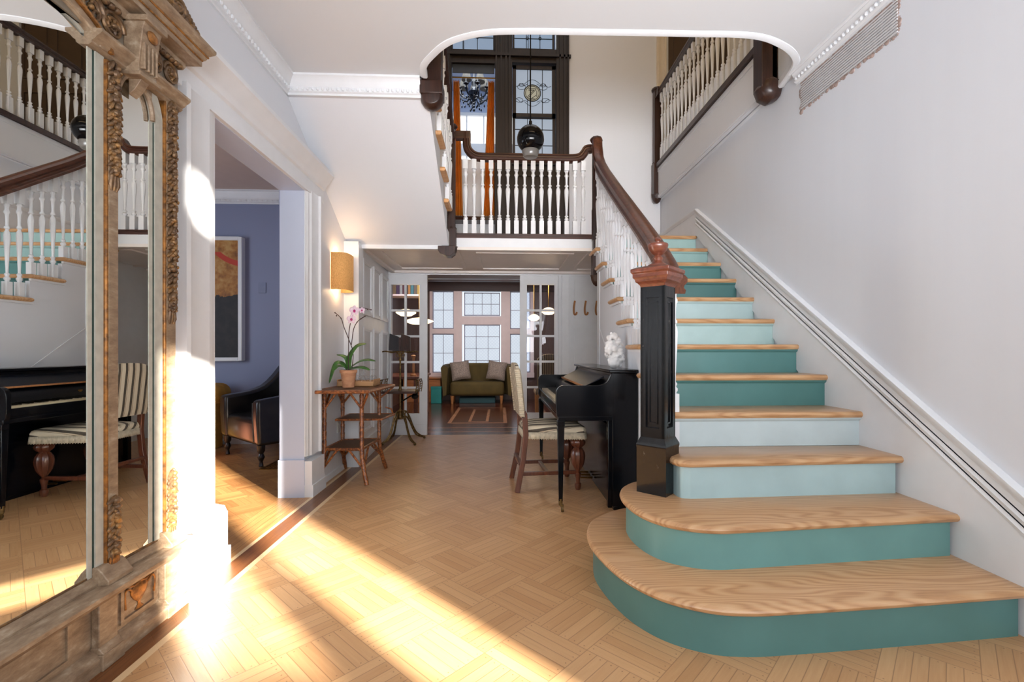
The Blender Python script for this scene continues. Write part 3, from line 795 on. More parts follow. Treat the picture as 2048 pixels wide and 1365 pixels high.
# ---------------------------------------------------------------- balcony balustrade on the landing
bal = thing('landing_balustrade', 'white turned balusters under a dark mahogany rail across the mid landing', 'balustrade', (.25, 4.78, 2.228))
obj('base_rail', MB().box(-.44, .94, 4.745, 4.805, 2.228, 2.262).box(-.44, .94, 4.735, 4.81, 2.262, 2.272), M['dark_h'], bal)
path = [V((-.43, 4.78, 3.27)), V((-.335, 4.78, 3.27))]
o1 = obj('handrail', MB().sweep(RP, catmull([(-.33, 4.78, 3.29), (-.33, 4.78, 3.19), (-.315, 4.78, 3.12), (-.26, 4.78, 3.066), (-.18, 4.78, 3.05), (0, 4.78, 3.05), (.4, 4.78, 3.05), (.70, 4.78, 3.05), (.80, 4.78, 3.062), (.845, 4.78, 3.10), (.875, 4.78, 3.145), (.93, 4.78, 3.155)], 4), (0,1,0), True).box(-.445, -.295, 4.745, 4.815, 3.225, 3.30), M['dark_h'], bal)
src = None
for i in range(15):
    x = -.345+1.19*i/14
    if src is None:
        src = obj('baluster', baluster(.755, .046, .19, .13).xf(Matrix.Translation(base_of(bal))), M['white'], bal); o = src
    else:
        o = src.copy(); COL.objects.link(o); o.parent = bal
    o.location = V((x, 4.775, 2.268)) - base_of(bal)

# ---------------------------------------------------------------- upper left flight
up = thing('upper_staircase', 'short upper flight at the left of the landing above a white sloping soffit', 'staircase', (-1.0, 4.0, 2.262))
YK = [4.78-.27*k for k in range(7)]; ZK = [2.262]+[2.28+.18*k for k in range(1, 6)]+[F2]
pts = [(4.78, 2.262), (4.66, 2.12)]
poly = [(4.66, 2.10), (3.34, 2.865), (3.34, 3.30)]
for k in range(5, 0, -1):
    poly += [(YK[k]-.25 if k == 5 else YK[k+1]+.02, ZK[k]-.03)] if k != 5 else [(3.36, ZK[5]-.03)]
    poly += [(YK[k]-.0, ZK[k]-.03)]
    poly += [(YK[k]-.0, ZK[k-1]-.03)] if k > 1 else []
poly = [(4.66, 2.10), (3.34, 2.865), (3.34, ZK[5]-.03)]
for k in range(5, 0, -1):
    y = YK[k]-.0
    poly += [(y, ZK[k]-.03), (y, ZK[k-1]-(.03 if k > 1 else 0))]
poly += [(4.78, 2.262), (4.78, 2.13)]
obj('stair_body', MB().prism(poly, 'x', WX, -.502), M['wall'], up, label='white plaster soffit and string')
for k in range(1, 6):
    y0 = YK[k]+.03; y1 = (YK[k+1] if k < 5 else 3.30)
    obj('tread', nosed([(WX, y1), (-.455, y1), (-.455, y0), (WX, y0)], ZK[k]), M['tread_edge'], up)
pts = []
mb = MB(); drop_newel(mb, -.478, 4.705, 2.02, 3.30, .085, 2.30)
mb.lathe([(.05,0),(.06,.012),(.055,.03),(.03,.04)], (-.478, 4.705, 3.30), 8)
for i in range(10): mb.ball((-.478-.04, 4.69, 2.40+.06*i), (.012, .014, .022), 6, 5)
mb.prism([(-.60, 2.115), (-.60, 2.07), (-.56, 2.035), (-.52, 2.02), (-.478, 2.02), (-.44, 2.05), (-.44, 2.115)], 'y', 4.60, 4.74)
obj('lower_newel', mb, M['dark'], up, bevel=.003)
mb = MB().box(-.545, -.41, 3.30, 3.42, 2.88, 4.3).box(-.555, -.40, 3.285, 3.43, 2.88, 2.97)
mb.lathe([(.02,-.062),(.062,-.055),(.078,-.03),(.082,0),(.078,.03),(.06,.05),(.02,.055)], (-.478, 3.355, 2.875), 16, 'y', sx=1, sy=1)
mb.v = mb.v
obj('upper_newel', mb, M['dark'], up, bevel=.004, label='thick dark newel ending in a carved pendant')
def urail(y): return 2.46+.18/.27*(4.51-y)+.80
obj('handrail', MB().sweep(RP, [(-.478, 4.70, 3.25), (-.478, 4.60, urail(4.60)), (-.478, 3.45, urail(3.45))], (1,0,0), True), M['dark'], up)
src = None
for i in range(10):
    y = 4.56-i*.115; k = min(5, max(1, int((4.81-y)/.27))); z0 = ZK[k]
    if src is None:
        src = obj('baluster', baluster(.74, .04).xf(Matrix.Translation(base_of(up))), M['white'], up); o = src
    else:
        o = src.copy(); COL.objects.link(o); o.parent = up
    o.location = V((-.478, y, z0)) - base_of(up)

# ---------------------------------------------------------------- second floor gallery on the right
gal = thing('gallery_balustrade', 'second floor gallery balustrade of white balusters and dark rail at upper right', 'balustrade', (1.97, 4.6, 3.0))
GX = 1.962
obj('fascia', MB().box(GX-.012, GX+.02, 3.30, 5.86, 2.985, 3.35).box(GX-.02, GX-.012, 3.4, 5.8, 3.30, 3.345).box(GX-.018, GX-.012, 3.40, 5.8, 3.0, 3.015), M['wall'], gal, label='white plaster fascia board')
obj('base_rail', MB().box(GX-.045, GX+.035, 3.40, 5.80, 3.35, 3.40), M['dark'], gal)
obj('handrail', MB().sweep(RP, [(GX, 5.72, 4.26), (GX, 3.0, 4.26)], (1,0,0), True).box(GX-.045, GX+.045, 5.66, 5.8, 4.22, 4.31), M['dark'], gal)
src = None
for i in range(22):
    y = 5.64-i*.104
    if src is None:
        src = obj('baluster', baluster(.83, .044, .2, .13).xf(Matrix.Translation(base_of(gal))), M['white'], gal); o = src
    else:
        o = src.copy(); COL.objects.link(o); o.parent = gal
    o.location = V((GX, y, 3.40)) - base_of(gal)
mb = MB(); drop_newel(mb, GX-.012, 5.80, 2.93, 4.33, .10, 3.42)
mb.lathe([(.055,0),(.07,.015),(.06,.04),(.03,.05)], (GX-.012, 5.80, 4.32), 8)
obj('corner_newel', mb, M['dark'], gal, bevel=.003)
mb = MB().box(GX-.09, GX+.06, 3.30, 3.42, 2.99, 4.35)
mb.lathe([(.03,-.085),(.06,-.075),(.085,-.045),(.092,0),(.088,.045),(.06,.075),(.03,.085)], (GX-.01, 3.36, 2.99), 8, 'y')
obj('end_newel', mb, M['dark'], gal, bevel=.004, label='thick dark newel with a rounded pendant')
# ================================================================ LANDING WINDOW WALL (dark timber screen)
YW = 5.87
def px(x, y, Y):   # unprojects a pixel of the photograph onto the plane at depth Y (used once, at build time)
    s_, c_ = math.sin(YAW), math.cos(YAW); u = (x-(1000+945*math.tan(YAW)))/945; v = (702-y)/945
    t_ = Y/(c_-u*s_); return (t_*(s_+u*c_), 1.097+v*t_)
ww = M['window_wood']
mb = MB()
def wb(x0, x1, z0, z1, o0=0.0, o1=.10): mb.box(x0, x1, YW-o0, YW+o1, z0, z1)
wb(-.66, -.60, 2.262, 5.5, .02); wb(-.06, .15, 2.262, 5.5, .02); wb(.70, .86, 2.262, 5.5, .03)
wb(-.60, -.06, 4.66, 4.82, .01); wb(.15, .70, 4.68, 4.85, .01)
for x in (-.055, .005, .065, .11): mb.box(x, x+.02, YW-.045, YW-.02, 2.262, 5.5)
for x in (.735, .79, .835): mb.box(x, x+.018, YW-.05, YW-.03, 2.262, 5.5)
mb.box(-.68, .88, YW-.05, YW-.01, 4.74, 4.77).box(-.64, -.615, YW-.045, YW-.02, 2.262, 5.5)
mb.box(.15, .70, YW-.05, YW+.05, 3.40, 3.46)
# wainscot under the right bay
mb.box(.15, .70, YW+.0, YW+.03, 2.262, 3.42)
for x0, x1 in ((.19, .66),):
    for z0, z1 in ((2.45, 3.30),):
        mb.box(x0, x0+.03, YW-.018, YW, z0+.03, z1-.03).box(x1-.03, x1, YW-.018, YW, z0+.03, z1-.03).box(x0, x1, YW-.018, YW, z0, z0+.03).box(x0, x1, YW-.018, YW, z1-.03, z1)
mb.box(.15, .86, YW-.02, YW, 2.262, 2.42)
scr = struct('window_1', mb, ww)
# timber head above the curtains
mb = MB().box(-.60, -.06, YW+.0, YW+.04, 4.70-.04, 4.70).box(-.60, -.06, YW+.02, YW+.03, 4.56, 4.66)
obj('roller_blind', MB().box(-.59, -.07, YW+.03, YW+.04, 4.555, 4.66), plain('blue_grey_blind', (74, 84, 100), .7), scr)
# sashes
def sash(x0, x1, z0, z1, fr, y, cols, rows, gm, name='sash', bars=True):
    mb = MB().box(x0, x0+fr, y, y+.04, z0, z1).box(x1-fr, x1, y, y+.04, z0, z1).box(x0, x1, y, y+.04, z0, z0+fr).box(x0, x1, y, y+.04, z1-fr, z1)
    o = obj(name, mb, ww, scr)
    obj('glazing', MB().box(x0+fr, x1-fr, y+.018, y+.024, z0+fr, z1-fr), gm, o)
    if bars:
        b = MB()
        for c in cols: b.box(c-.004, c+.004, y+.010, y+.018, z0+fr, z1-fr)
        for r in rows: b.box(x0+fr, x1-fr, y+.010, y+.018, r-.004, r+.004)
        obj('lead_lines', b, M['leadline'], o)
    return o
s1 = sash(.155, .695, 4.02, 4.66, .045, YW+.02, (.345, .375, .53), (), M['lead'])
s2 = sash(.155, .695, 3.46, 4.05, .035, YW+.05, (.345, .375, .53), (3.68, 3.88), M['lead'])
s3 = sash(.155, .68, 4.85, 5.5, .025, YW+.02, (.33, .352, .50), (5.005, 5.16, 5.32), M['lead_up'])
s4 = sash(-.61, -.06, 4.82, 5.5, .025, YW+.02, (-.46, -.45, -.28), (5.0, 5.16, 5.32), M['lead_up'])
# round leaded medallion with ribbon work
cx, cz, ym = *px(1061+4, 184, YW), YW+.026
mb = MB()
def ring(mb, cx, cz, r, y, rr, a0=0, a1=2*PI, n=28, sx=1):
    mb.tube([(cx+sx*r*math.cos(a0+(a1-a0)*i/n), y, cz+r*math.sin(a0+(a1-a0)*i/n)) for i in range(n+1)], rr, 5)
for r, rr in ((.103, .006), (.086, .004)): ring(mb, cx, cz, r, ym, rr)
for x0, z0, x1, z1 in ((-.05, .052, .05, .052), (-.05, .034, .02, .034), (.045, .045, -.05, -.06), (.02, .035, -.062, -.05), (.055,.03,.055,-.05), (-.04,-.07,.03,-.07), (.045,-.03,-.02,-.075)):
    mb.tube([(cx+x0, ym-.004, cz+z0), (cx+x1, ym-.004, cz+z1)], .0035, 5)
for k in range(6): ring(mb, cx+(-1 if k%2 else 1)*(.135+.03*(k//2 == 1)), cz+(.07, -.09, .1)[k//2], (.03, .028, .02)[k//2], ym, .003, n=14, sx=1.7)
for q in (-1, 1):
    for s_ in (-1, 1):
        mb.tube(catmull([(cx+s_*.055, ym, cz+q*.115), (cx+s_*.10, ym, cz+q*.095), (cx+s_*.14, ym, cz+q*.12), (cx+s_*.19, ym, cz+q*.08), (cx+s_*.235, ym, cz+q*.088)], 4), .003, 5)
    mb.tube(catmull([(cx-.1, ym, cz+q*.11), (cx-.05, ym, cz+q*.15), (cx, ym, cz+q*.165), (cx+.05, ym, cz+q*.15), (cx+.1, ym, cz+q*.11)], 4), .003, 5)
obj('leaded_medallion', mb, M['leadline'], s1)
obj('medallion_glass', MB().lathe([(.1, 0), (.1, .003)], (cx, YW+.028, cz), 24, 'y'), frosted('amber_medallion', (196, 188, 160), .55), s1)
for s_, zc in ((s3, 5.005), (s4, 5.0)):
    mb = MB()
    for x in ((.341, .50) if s_ is s3 else (-.455, -.28)):
        ring(mb, x, zc, .016, YW+.026, .005, n=12)
    obj('lead_roundel', mb, M['leadline'], s_)

# curtains in the doorway, rod
def curtain(name, x0t, x1t, x0b, x1b, zt, zb, y, mat, folds=5):
    mb = MB(); n = folds*8; rows = 14; vs = []; fs = []
    for r in range(rows+1):
        f = r/rows; z = zt+(zb-zt)*f
        a = x0t+(x0b-x0t)*f; b = x1t+(x1b-x1t)*f
        for k in range(n+1):
            q = k/n; vs.append((a+(b-a)*q, y+.022*math.cos(q*folds*2*PI)+.006*math.sin(3*f+q*4), z))
    m_ = n+1
    for r in range(rows):
        for k in range(n): fs.append((r*m_+k, r*m_+k+1, (r+1)*m_+k+1, (r+1)*m_+k))
    mb.add(vs, fs, True)
    o = obj(name, mb, mat); md = o.modifiers.new('t', 'SOLIDIFY'); md.thickness = .006; return o
cur = plain('orange_velvet_curtain', (240, 146, 44), .75, var=.1, nscale=6)
tag(curtain('curtain', -.592, -.515, -.592, -.47, 4.52, 2.81, YW+.14, cur, 4), 'orange curtain hanging at the left of the landing doorway', 'curtain', 'orange curtains in the landing doorway')
tag(curtain('curtain', -.15, -.07, -.22, -.065, 4.52, 2.81, YW+.14, cur, 5), 'orange curtain hanging at the right of the landing doorway, beside the leaded window', 'curtain', 'orange curtains in the landing doorway')
rod = obj('curtain_rod', MB().tube([(-.60, YW+.115, 4.545), (-.06, YW+.115, 4.545)], .009, 8), M['brass'])
tag(rod, 'thin brass rod carrying the orange curtains', 'curtain rod')
mb = MB()

# ---- room beyond the landing doorway
YR = 9.5
g = wallmat('pale_blue_room_wall', (176, 190, 216), .02)
struct('floor_upper_room', MB().box(-2.6, 2.6, 6.0, 9.6, 2.755, 2.80), M['floor_lib'])
struct('ceiling_upper_room', MB().box(-2.6, 2.6, 6.0, 9.6, 6.3, 6.4), g)
m = MB().box(-2.6, -1.02, YR, YR+.1, 2.80, 6.3).box(.3, 2.6, YR, YR+.1, 2.80, 6.3).box(-1.02, .3, YR, YR+.1, 5.84, 6.3).box(-1.02, .3, YR, YR+.1, 2.80, 3.2)
m.box(-1.02, .3, YR, YR+.08, 5.02, 5.22)
struct('wall_upper_room_back', m, g)
struct('wall_upper_room_left', MB().box(-2.7, -2.6, 6.0, 9.6, 2.80, 6.3), g)
struct('wall_upper_room_right', MB().box(2.6, 2.7, 6.0, 9.6, 2.80, 6.3), g)
struct('wall_upper_room_front', MB().box(-2.6, -.66, 6.0, 6.03, 2.80, 6.3).box(.86, 2.6, 6.0, 6.03, 2.80, 6.3).box(-.66,.86,6.0,6.03,5.5,6.3), g)
mb = MB()
for x in (-1.0, -.665, -.325, .0, .28): mb.box(x-.012, x+.012, YR-.01, YR+.03, 3.2, 5.84)
mb.box(-1.02, .3, YR-.03, YR+.03, 5.80, 5.86).box(-1.02, .3, YR-.03, YR+.03, 5.00, 5.24).box(-1.02, .3, YR-.04, YR+.03, 3.16, 3.22).box(-1.02,.3,YR-.01,YR+.02,4.1,4.13)
w2 = struct('window_2', mb, M['white'])
obj('pane', MB().box(-1.02, .3, YR+.04, YR+.05, 3.2, 5.84), M['bright'], w2)
o = obj('writing_table', MB().box(-1.0, .2, 7.9, 8.4, 4.0-.05, 4.0).box(-.98, -.92, 7.95, 8.0, 2.80, 3.95).box(.12, .18, 7.95, 8.0, 2.80, 3.95).box(-.98, -.92, 8.3, 8.35, 2.80, 3.95).box(.12, .18, 8.3, 8.35, 2.80, 3.95).box(-1.0, .2, 7.92, 8.38, 3.3, 3.36), M['dark_h'], bevel=.01)
tag(o, 'dark wooden high-backed table seen behind the landing balusters', 'table')
# chandelier
ch = thing('chandelier', 'black glass chandelier with crystal drops and fabric shades beyond the landing', 'chandelier', (-.44, 8.0, 5.12))
cxx, cyy = -.44, 8.0
blk = plain('black_crystal', (14, 16, 26), .1, .2, coat=1)
obj('stem', MB().lathe([(.02,5.30),(.05,5.34),(.09,5.40),(.10,5.45),(.05,5.50),(.03,5.56),(.045,5.62),(.03,5.68),(.015,5.75),(.012,6.3)], (cxx, cyy, 0), 12), blk, ch)
arms = MB()
def dd_(c, r, a=6, b=5): obj('crystal_drop', MB().ball(c, r, a, b), blk, ch)
for k in range(8):
    a = 2*PI*k/8+.3; c_, s_ = math.cos(a), math.sin(a)
    arms.tube(catmull([(cxx+.05*c_, cyy+.05*s_, 5.42), (cxx+.13*c_, cyy+.13*s_, 5.34), (cxx+.22*c_, cyy+.22*s_, 5.37), (cxx+.25*c_, cyy+.25*s_, 5.47)], 4), .012, 6)
    arms.lathe([(.01,5.46),(.045,5.48),(.045,5.49),(.012,5.50),(.012,5.56)], (cxx+.25*c_, cyy+.25*s_, 0), 8)
    for j in range(3):
        rr = .12+.06*j; dd_((cxx+rr*c_, cyy+rr*s_, 5.29-.03*j+.04*(j==2)), (.014,.014,.026), 5, 4)
    dd_((cxx+.27*c_, cyy+.27*s_, 5.41), (.014,.014,.03), 5, 4)
    dd_((cxx+.09*c_, cyy+.09*s_, 5.25), (.012,.012,.026), 5, 4)
for z in (5.27, 5.22, 5.16): dd_((cxx, cyy, z), (.022,.022,.03), 6, 5)
obj('arms', arms, blk, ch)
shm = plain('grey_fabric_shade', (128, 122, 112), .8, var=.15, nscale=30)
for k in range(5):
    a = 2*PI*k/5+.3; r = .19; zz = 5.60+.03*(k%2)
    obj('lamp_shade', MB().lathe([(.085, zz-.05), (.075, zz), (.045, zz+.10), (.04, zz+.10)], (cxx+r*math.cos(a), cyy+r*math.sin(a), 0), 12), shm, ch)

# pendant globe
pen = thing('pendant_globe_lamp', 'black glass globe pendant with a clear cup beneath, on a long cord', 'pendant lamp', (.236, 3.65, 2.60))
gx, gy, gz = .236, 3.65, 2.735
obj('cord', MB().tube([(gx, gy, gz+.10), (gx, gy, TOP)], .005, 6), M['blackmetal'], pen)
obj('globe', MB().ball((gx, gy, gz), .106, 28, 20), plain('smoked_glass', (6, 6, 8), .08, IOR=1.32), pen)
obj('ferrule', MB().lathe([(.012, .14), (.014, .10), (.02, .098)], (gx, gy, gz), 10), M['blackmetal'], pen)
obj('glass_cup', MB().lathe([(.05,-.085),(.064,-.087),(.066,-.10),(.060,-.115),(.058,-.13),(.05,-.14),(.03,-.143)], (gx, gy, gz), 20), plain('ribbed_clear_glass', (104, 100, 95), .2), pen)

# ================================================================ LIBRARY BEYOND THE GLAZED DOORS
lw = wood('library_brown_panelling', (58, 34, 26), (92, 58, 44), 'z', 1, .4)
pw_ = plain('pinkish_white_paint', (228, 208, 206), .5, var=.03)
YL = 10.6
struct('wall_library_left', MB().box(-2.2, -2.1, 6.2, YL+.1, 0, 2.75), lw)
struct('wall_library_right', MB().box(1.9, 2.0, 6.32, YL+.1, 0, 2.75), lw)
m = MB().box(-2.2, -1.50, YL, YL+.1, 0, 2.75).box(.68, 2.0, YL, YL+.1, 0, 2.75).box(-1.5, .68, YL, YL+.1, 0, .60)
struct('wall_library_back', m, lw)
struct('ceiling_library', MB().box(-2.2, 2.0, 6.32, YL+.1, 2.62, 2.75), wood('library_ceiling_wood', (58, 36, 34), (100, 66, 60), 'x', .5, .3))
m = MB()
for y in (7.4, 8.5, 9.5): m.box(-2.1, 1.9, y, y+.16, 2.50, 2.62)
m.box(-2.1, 1.9, YL-.12, YL, 2.42, 2.62)
struct('trim_12', m, wood('library_beam', (36, 14, 13), (62, 28, 24), 'x', .5, .5))
# white window wall
m = MB()
def wf(x0, x1, z0, z1, y0=YL-.04, y1=YL+.05): m.box(x0, x1, y0, y1, z0, z1)
X = [(-1.5, -1.025), (-.84, .02), (.225, .68)]
wf(-1.56, -1.50, .55, 2.46); wf(-1.025, -.845, .55, 2.46, YL-.07); wf(.022, .225, .55, 2.46, YL-.07); wf(.68, .76, .55, 2.46)
wf(-1.5, -1.025, 1.475, 1.585); wf(.225, .68, 1.475, 1.585); wf(-.845, .022, 1.68, 1.87)
wf(-1.56, .76, 2.425, 2.47); wf(-1.56, .76, .50, .61, YL-.12)
struct('trim_13', m, pw_)
def lib_window(name, x0, x1, z0, z1, cols, rows):
    mb = MB(); y = YL+.0; f = .02; b = .010
    mb.box(x0, x0+f, y, y+.04, z0, z1).box(x1-f, x1, y, y+.04, z0, z1).box(x0, x1, y, y+.04, z0, z0+f).box(x0, x1, y, y+.04, z1-f, z1)
    for c in range(1, cols): xx = x0+(x1-x0)*c/cols; mb.box(xx-b/2, xx+b/2, y, y+.03, z0, z1)
    for r in range(1, rows): zz = z0+(z1-z0)*r/rows; mb.box(x0, x1, y, y+.03, zz-b/2, zz+b/2)
    o = struct(name, mb, plain('grey_lilac_window_bar', (150, 150, 172), .5)); obj('pane', MB().box(x0, x1, y+.03, y+.035, z0, z1), M['frost'], o); return o
lib_window('window_3', -1.5, -1.025, 1.585, 2.425, 2, 2); lib_window('window_4', -1.5, -1.025, .61, 1.475, 2, 2)
lib_window('window_5', -.80, -.0, 1.88, 2.40, 4, 2); lib_window('window_6', -.80, -.0, .61, 1.68, 3, 4)
lib_window('window_7', .225, .68, 1.585, 2.425, 2, 2); lib_window('window_8', .225, .68, .61, 1.475, 2, 2)
# orange wood bench wainscot and teal box
o = obj('wall_bench', MB().box(-2.05, -1.26, 10.1, YL-.13, 0, .50).box(-2.05, -1.25, 10.06, YL-.13, .50, .53), wood('orange_wood', (150, 84, 44), (196, 124, 70), 'x', .6, .4), bevel=.006)
tag(o, 'orange brown wooden window bench left of the green sofa', 'bench')
o = obj('storage_box', MB().box(-1.43, -1.215, 9.86, 10.02, 0, .34).box(-1.435, -1.21, 9.855, 10.025, .30, .35), plain('teal_box', (30, 130, 128), .5), bevel=.008)
tag(o, 'teal storage box on the floor left of the green sofa', 'box')
o = obj('storage_box', MB().box(-.85, -.10, 9.9, 10.15, 0, .12), plain('deep_teal_box', (16, 66, 74), .5), bevel=.008)
tag(o, 'long deep blue-green box lying under the sofa', 'box')
# bookshelf with books, upper left
bs = thing('wall_shelf', 'small shelf of books high on the library left wall', 'shelf', (-1.75, 8.2, 2.02))
obj('board', MB().box(-2.1, -1.30, 8.0, 8.4, 2.02, 2.045), pw_, bs); obj('bracket', MB().box(-1.36, -1.34, 8.1, 8.3, 1.88, 2.02), pw_, bs)
random.seed(5); x = -2.0; nb = 0
BC = [(150,60,46),(60,70,90),(190,180,150),(30,70,50),(150,120,80),(80,50,90),(200,200,200),(90,30,40),(20,20,24),(190,120,40),(40,120,130),(90,70,50),(210,170,60),(50,60,130)]
DESC = ['brick red','slate grey','cream','dark green','tan','purple','pale grey','maroon','black','orange','turquoise','brown','yellow','royal blue']
while x < -1.36 and nb < 14:
    wd = random.uniform(.035, .055); hh = random.uniform(.2, .3)
    mbb = MB().box(x, x+wd, 8.02, 8.02+.2, 2.046, 2.046+hh)
    o = obj('book', mbb, plain('book_cover_%d' % nb, [int(c*.6+15) for c in BC[nb%14]], .6), bevel=.002)
    tag(o, '%s book standing on the high library shelf' % DESC[nb%14], 'book', 'books on the high library shelf')
    x += wd+.004; nb += 1
# library lamps
lampshade = emit('glowing_white_lamp_shade', (255, 226, 176), 3.2)
LD = [((812, 626), 7.3, .155, 'large glowing cone lamp seen through the upper panes of the left glazed door'),
      ((838, 643), 7.9, .24, 'wide glowing lamp poking out beside the left glazed door'),
      ((1068, 636), 8.0, .105, 'small glowing lamp in the left panes of the right glazed door'),
      ((1097, 623), 7.4, .125, 'glowing lamp in the right panes of the right glazed door')]
for (qx, qy), Y, r, lb in LD:
    x, z = px(qx, qy, Y)
    lp = thing('hanging_lamp', lb, 'lamp', (x, Y, z-.1), 'glowing lamps in the library')
    obj('lamp_shade', MB().lathe([(.02, -.055), (r*.5, -.05), (r*.93, -.01), (r, 0), (r*.93, .012), (r*.45, .05), (.02, .06)], (x, Y, z), 24), lampshade, lp)
    s_ = -1 if x < 0 else 1; wx_ = -2.1 if x < 0 else 1.9
    obj('rod', MB().tube(catmull([(x, Y, z+.05), (x, Y, z+.2), (x, Y, z+.4), (x, Y, 2.62)], 5), .008, 6), M['brass'], lp)
    l = lamp('lamp_light', 'POINT', (x, Y, z-.12), (0,0,-1), 5, (1, .72, .4), shadow_soft_size=.08)
    l.parent = lp; l.location = (0, 0, -.02)
# slatted block added for the balusters reflected in the right door glass
m = MB()
for i in range(16): m.box(1.55, 1.60, 6.6+.16*i, 6.64+.16*i, .9, 2.2)
m.box(1.5, 1.85, 6.5, 9.2, 0, .9).box(1.54, 1.62, 6.5, 9.2, 2.2, 2.26).box(1.62, 1.66, 6.5, 9.2, .9, 2.2)
o = obj('reflected_slats_standin', m, lw); tag(o, 'dark slatted stand-in for stair balusters reflected in the right glazed door', 'cabinet')
# tan arched chair back seen through the right door
o = thing('arched_chair', 'tan striped chair with an arched back behind the right glazed door', 'chair', (.78, 7.6, 0))
t = NT('tan_stripes'); x_, y_, z_ = t.sep(t.coord()); f_ = t.math('FRACT', t.math('MULTIPLY', x_, 34))
tan = t.pr(t.mix(t.math('LESS_THAN', f_, .45), srgb(150, 128, 98), srgb(70, 56, 44)), .8)
arc = [(.58, .45), (.98, .45), (.98, .93)]+[(.78+.2*math.cos(a), .93+.12*math.sin(a)) for a in [PI*k/12 for k in range(1, 12)]]+[(.58, .93)]
obj('backrest', MB().prism(arc, 'y', 7.42, 7.48), tan, o, bevel=.01); obj('seat', MB().rbox(.56, 1.0, 7.48, 7.9, .38, .48, .04), tan, o)
for x in (.60, .96):
    for y in (7.46, 7.86): obj('leg', MB().lathe([(.015, 0), (.024, .4)], (x, y, 0), 8), M['oak'], o)
# left library furniture: a table edge and bottle seen in the panes
o = obj('side_table', MB().box(-2.0, -1.25, 7.3, 8.6, .66, .70).box(-1.98, -1.92, 7.35, 7.41, 0, .66).box(-1.33, -1.27, 7.35, 7.41, 0, .66).box(-1.33, -1.27, 8.48, 8.54, 0, .66).box(-1.98,-1.92,8.48,8.54,0,.66), wood('red_brown_table', (90, 50, 36), (140, 84, 60), 'x', 1, .3), bevel=.005)
tag(o, 'red brown side table in the library behind the left glazed door', 'table')
o = obj('wooden_candlestick', MB().lathe([(.05,0),(.05,.02),(.018,.04),(.022,.14),(.016,.24),(.03,.30),(.04,.32),(.02,.33)], (-1.36, 7.5, .70), 12), M['oak'])
tag(o, 'turned pale wooden candlestick on the library side table', 'candlestick')

# ---- sofa
vel = plain('olive_velvet', (88, 72, 30), .8, var=.12, nscale=5, bump=.05)
sx, sy = -.47, 9.75
so = thing('sofa', 'olive green velvet loveseat with channelled back in front of the library windows', 'sofa', (sx, sy+.3, 0))
m = MB()
m.rbox(sx-.56, sx+.56, sy+.02, sy+.55, .16, .455, .07, 4); obj('seat', m, vel, so)
m = MB(); 
arcp = [(-.70, .05), (-.70, .3), (-.62, .5), (-.42, .62), (0, .66), (.42, .62), (.62, .5), (.70, .3), (.70, .05)]
sp = catmull([(a, b, 0) for a, b in arcp], 10); n = len(sp)
vs = []; fs = []
for i, p in enumerate(sp):
    f = i/(n-1); side = abs(2*f-1); top = .83-.05*side**2-.10*max(0, side-.8)/.2*0
    fl = 1+.010*abs(math.sin(f*24*PI/1.0*.5))
    a = V((p.x, p.y, 0)); t_ = (sp[min(i+1,n-1)]-sp[max(i-1,0)]).normalized(); nr_ = V((-t_.y, t_.x, 0))  # inward?
    c = V((0, .25, 0)); 
    if nr_.dot(c-a) < 0: nr_ = -nr_
    ins = .09+.014*abs(math.sin(f*14*PI))
    for o_, z in ((0,.15),(-.03,.5),(-.05,top-.04),(-.02,top),(ins*.6,top),(ins,top-.05),(ins-.02,.42),(ins-.03,.18)):
        q = a+nr_*o_; vs.append((sx+q.x, sy+q.y-.0, z))
for i in range(n-1):
    for j in range(8):
        j2 = (j+1)%8; fs.append((i*8+j, i*8+j2, (i+1)*8+j2, (i+1)*8+j))
fs.append(tuple(range(8))); fs.append(tuple(range((n-1)*8, n*8))[::-1])
m.add(vs, fs, True); obj('backrest', m, vel, so)
for x in (sx-.52, sx+.50):
    for y in (sy+.08, sy+.5): obj('leg', MB().lathe([(.022, 0), (.04, .165)], (x, y, 0), 10), M['oak'], so)
def pillow(name, c, size, rot, mat, lb, tilt=.25):
    mb = MB(); n = 12; w_ = size/2; vs = []; fs = []
    for sgn in (1, -1):
        for i in range(n+1):
            for j in range(n+1):
                u = -1+2*i/n; v_ = -1+2*j/n
                th = .095*((1-u**4)*(1-v_**4))**.5*size/.4
                k = 1-.07*((1-u*u)*abs(v_)+(1-v_*v_)*abs(u))*0 - .06*(1-abs(u*v_))*max(abs(u), abs(v_))
                vs.append(V((u*w_*k, sgn*th, v_*w_*k)))
    m_ = (n+1)**2
    for q in range(2):
        for i in range(n):
            for j in range(n):
                a = q*m_+i*(n+1)+j; fs.append((a, a+1, a+n+2, a+n+1) if q else (a, a+n+1, a+n+2, a+1))
    Mx = Matrix.Translation(V(c)) @ Matrix.Rotation(rot[2], 4, 'Z') @ Matrix.Rotation(-tilt, 4, 'X') @ Matrix.Rotation(rot[1], 4, 'Y')
    mb.add([Mx @ p for p in vs], fs, True); o = obj(name, mb, mat); tag(o, lb, 'cushion', 'pillows on the sofa'); return o
pm = plain('grey_beige_tweed', (168, 152, 142), .9, var=.25, nscale=70, bump=.4, bscale=200)
pillow('cushion', (sx-.36, sy+.22, .68), .40, (0, -.14, .1), pm, 'grey beige tweed cushion leaning at the left end of the sofa')
pillow('cushion', (sx+.40, sy+.22, .68), .40, (0, .14, -.1), pm, 'grey beige tweed cushion leaning at the right end of the sofa')

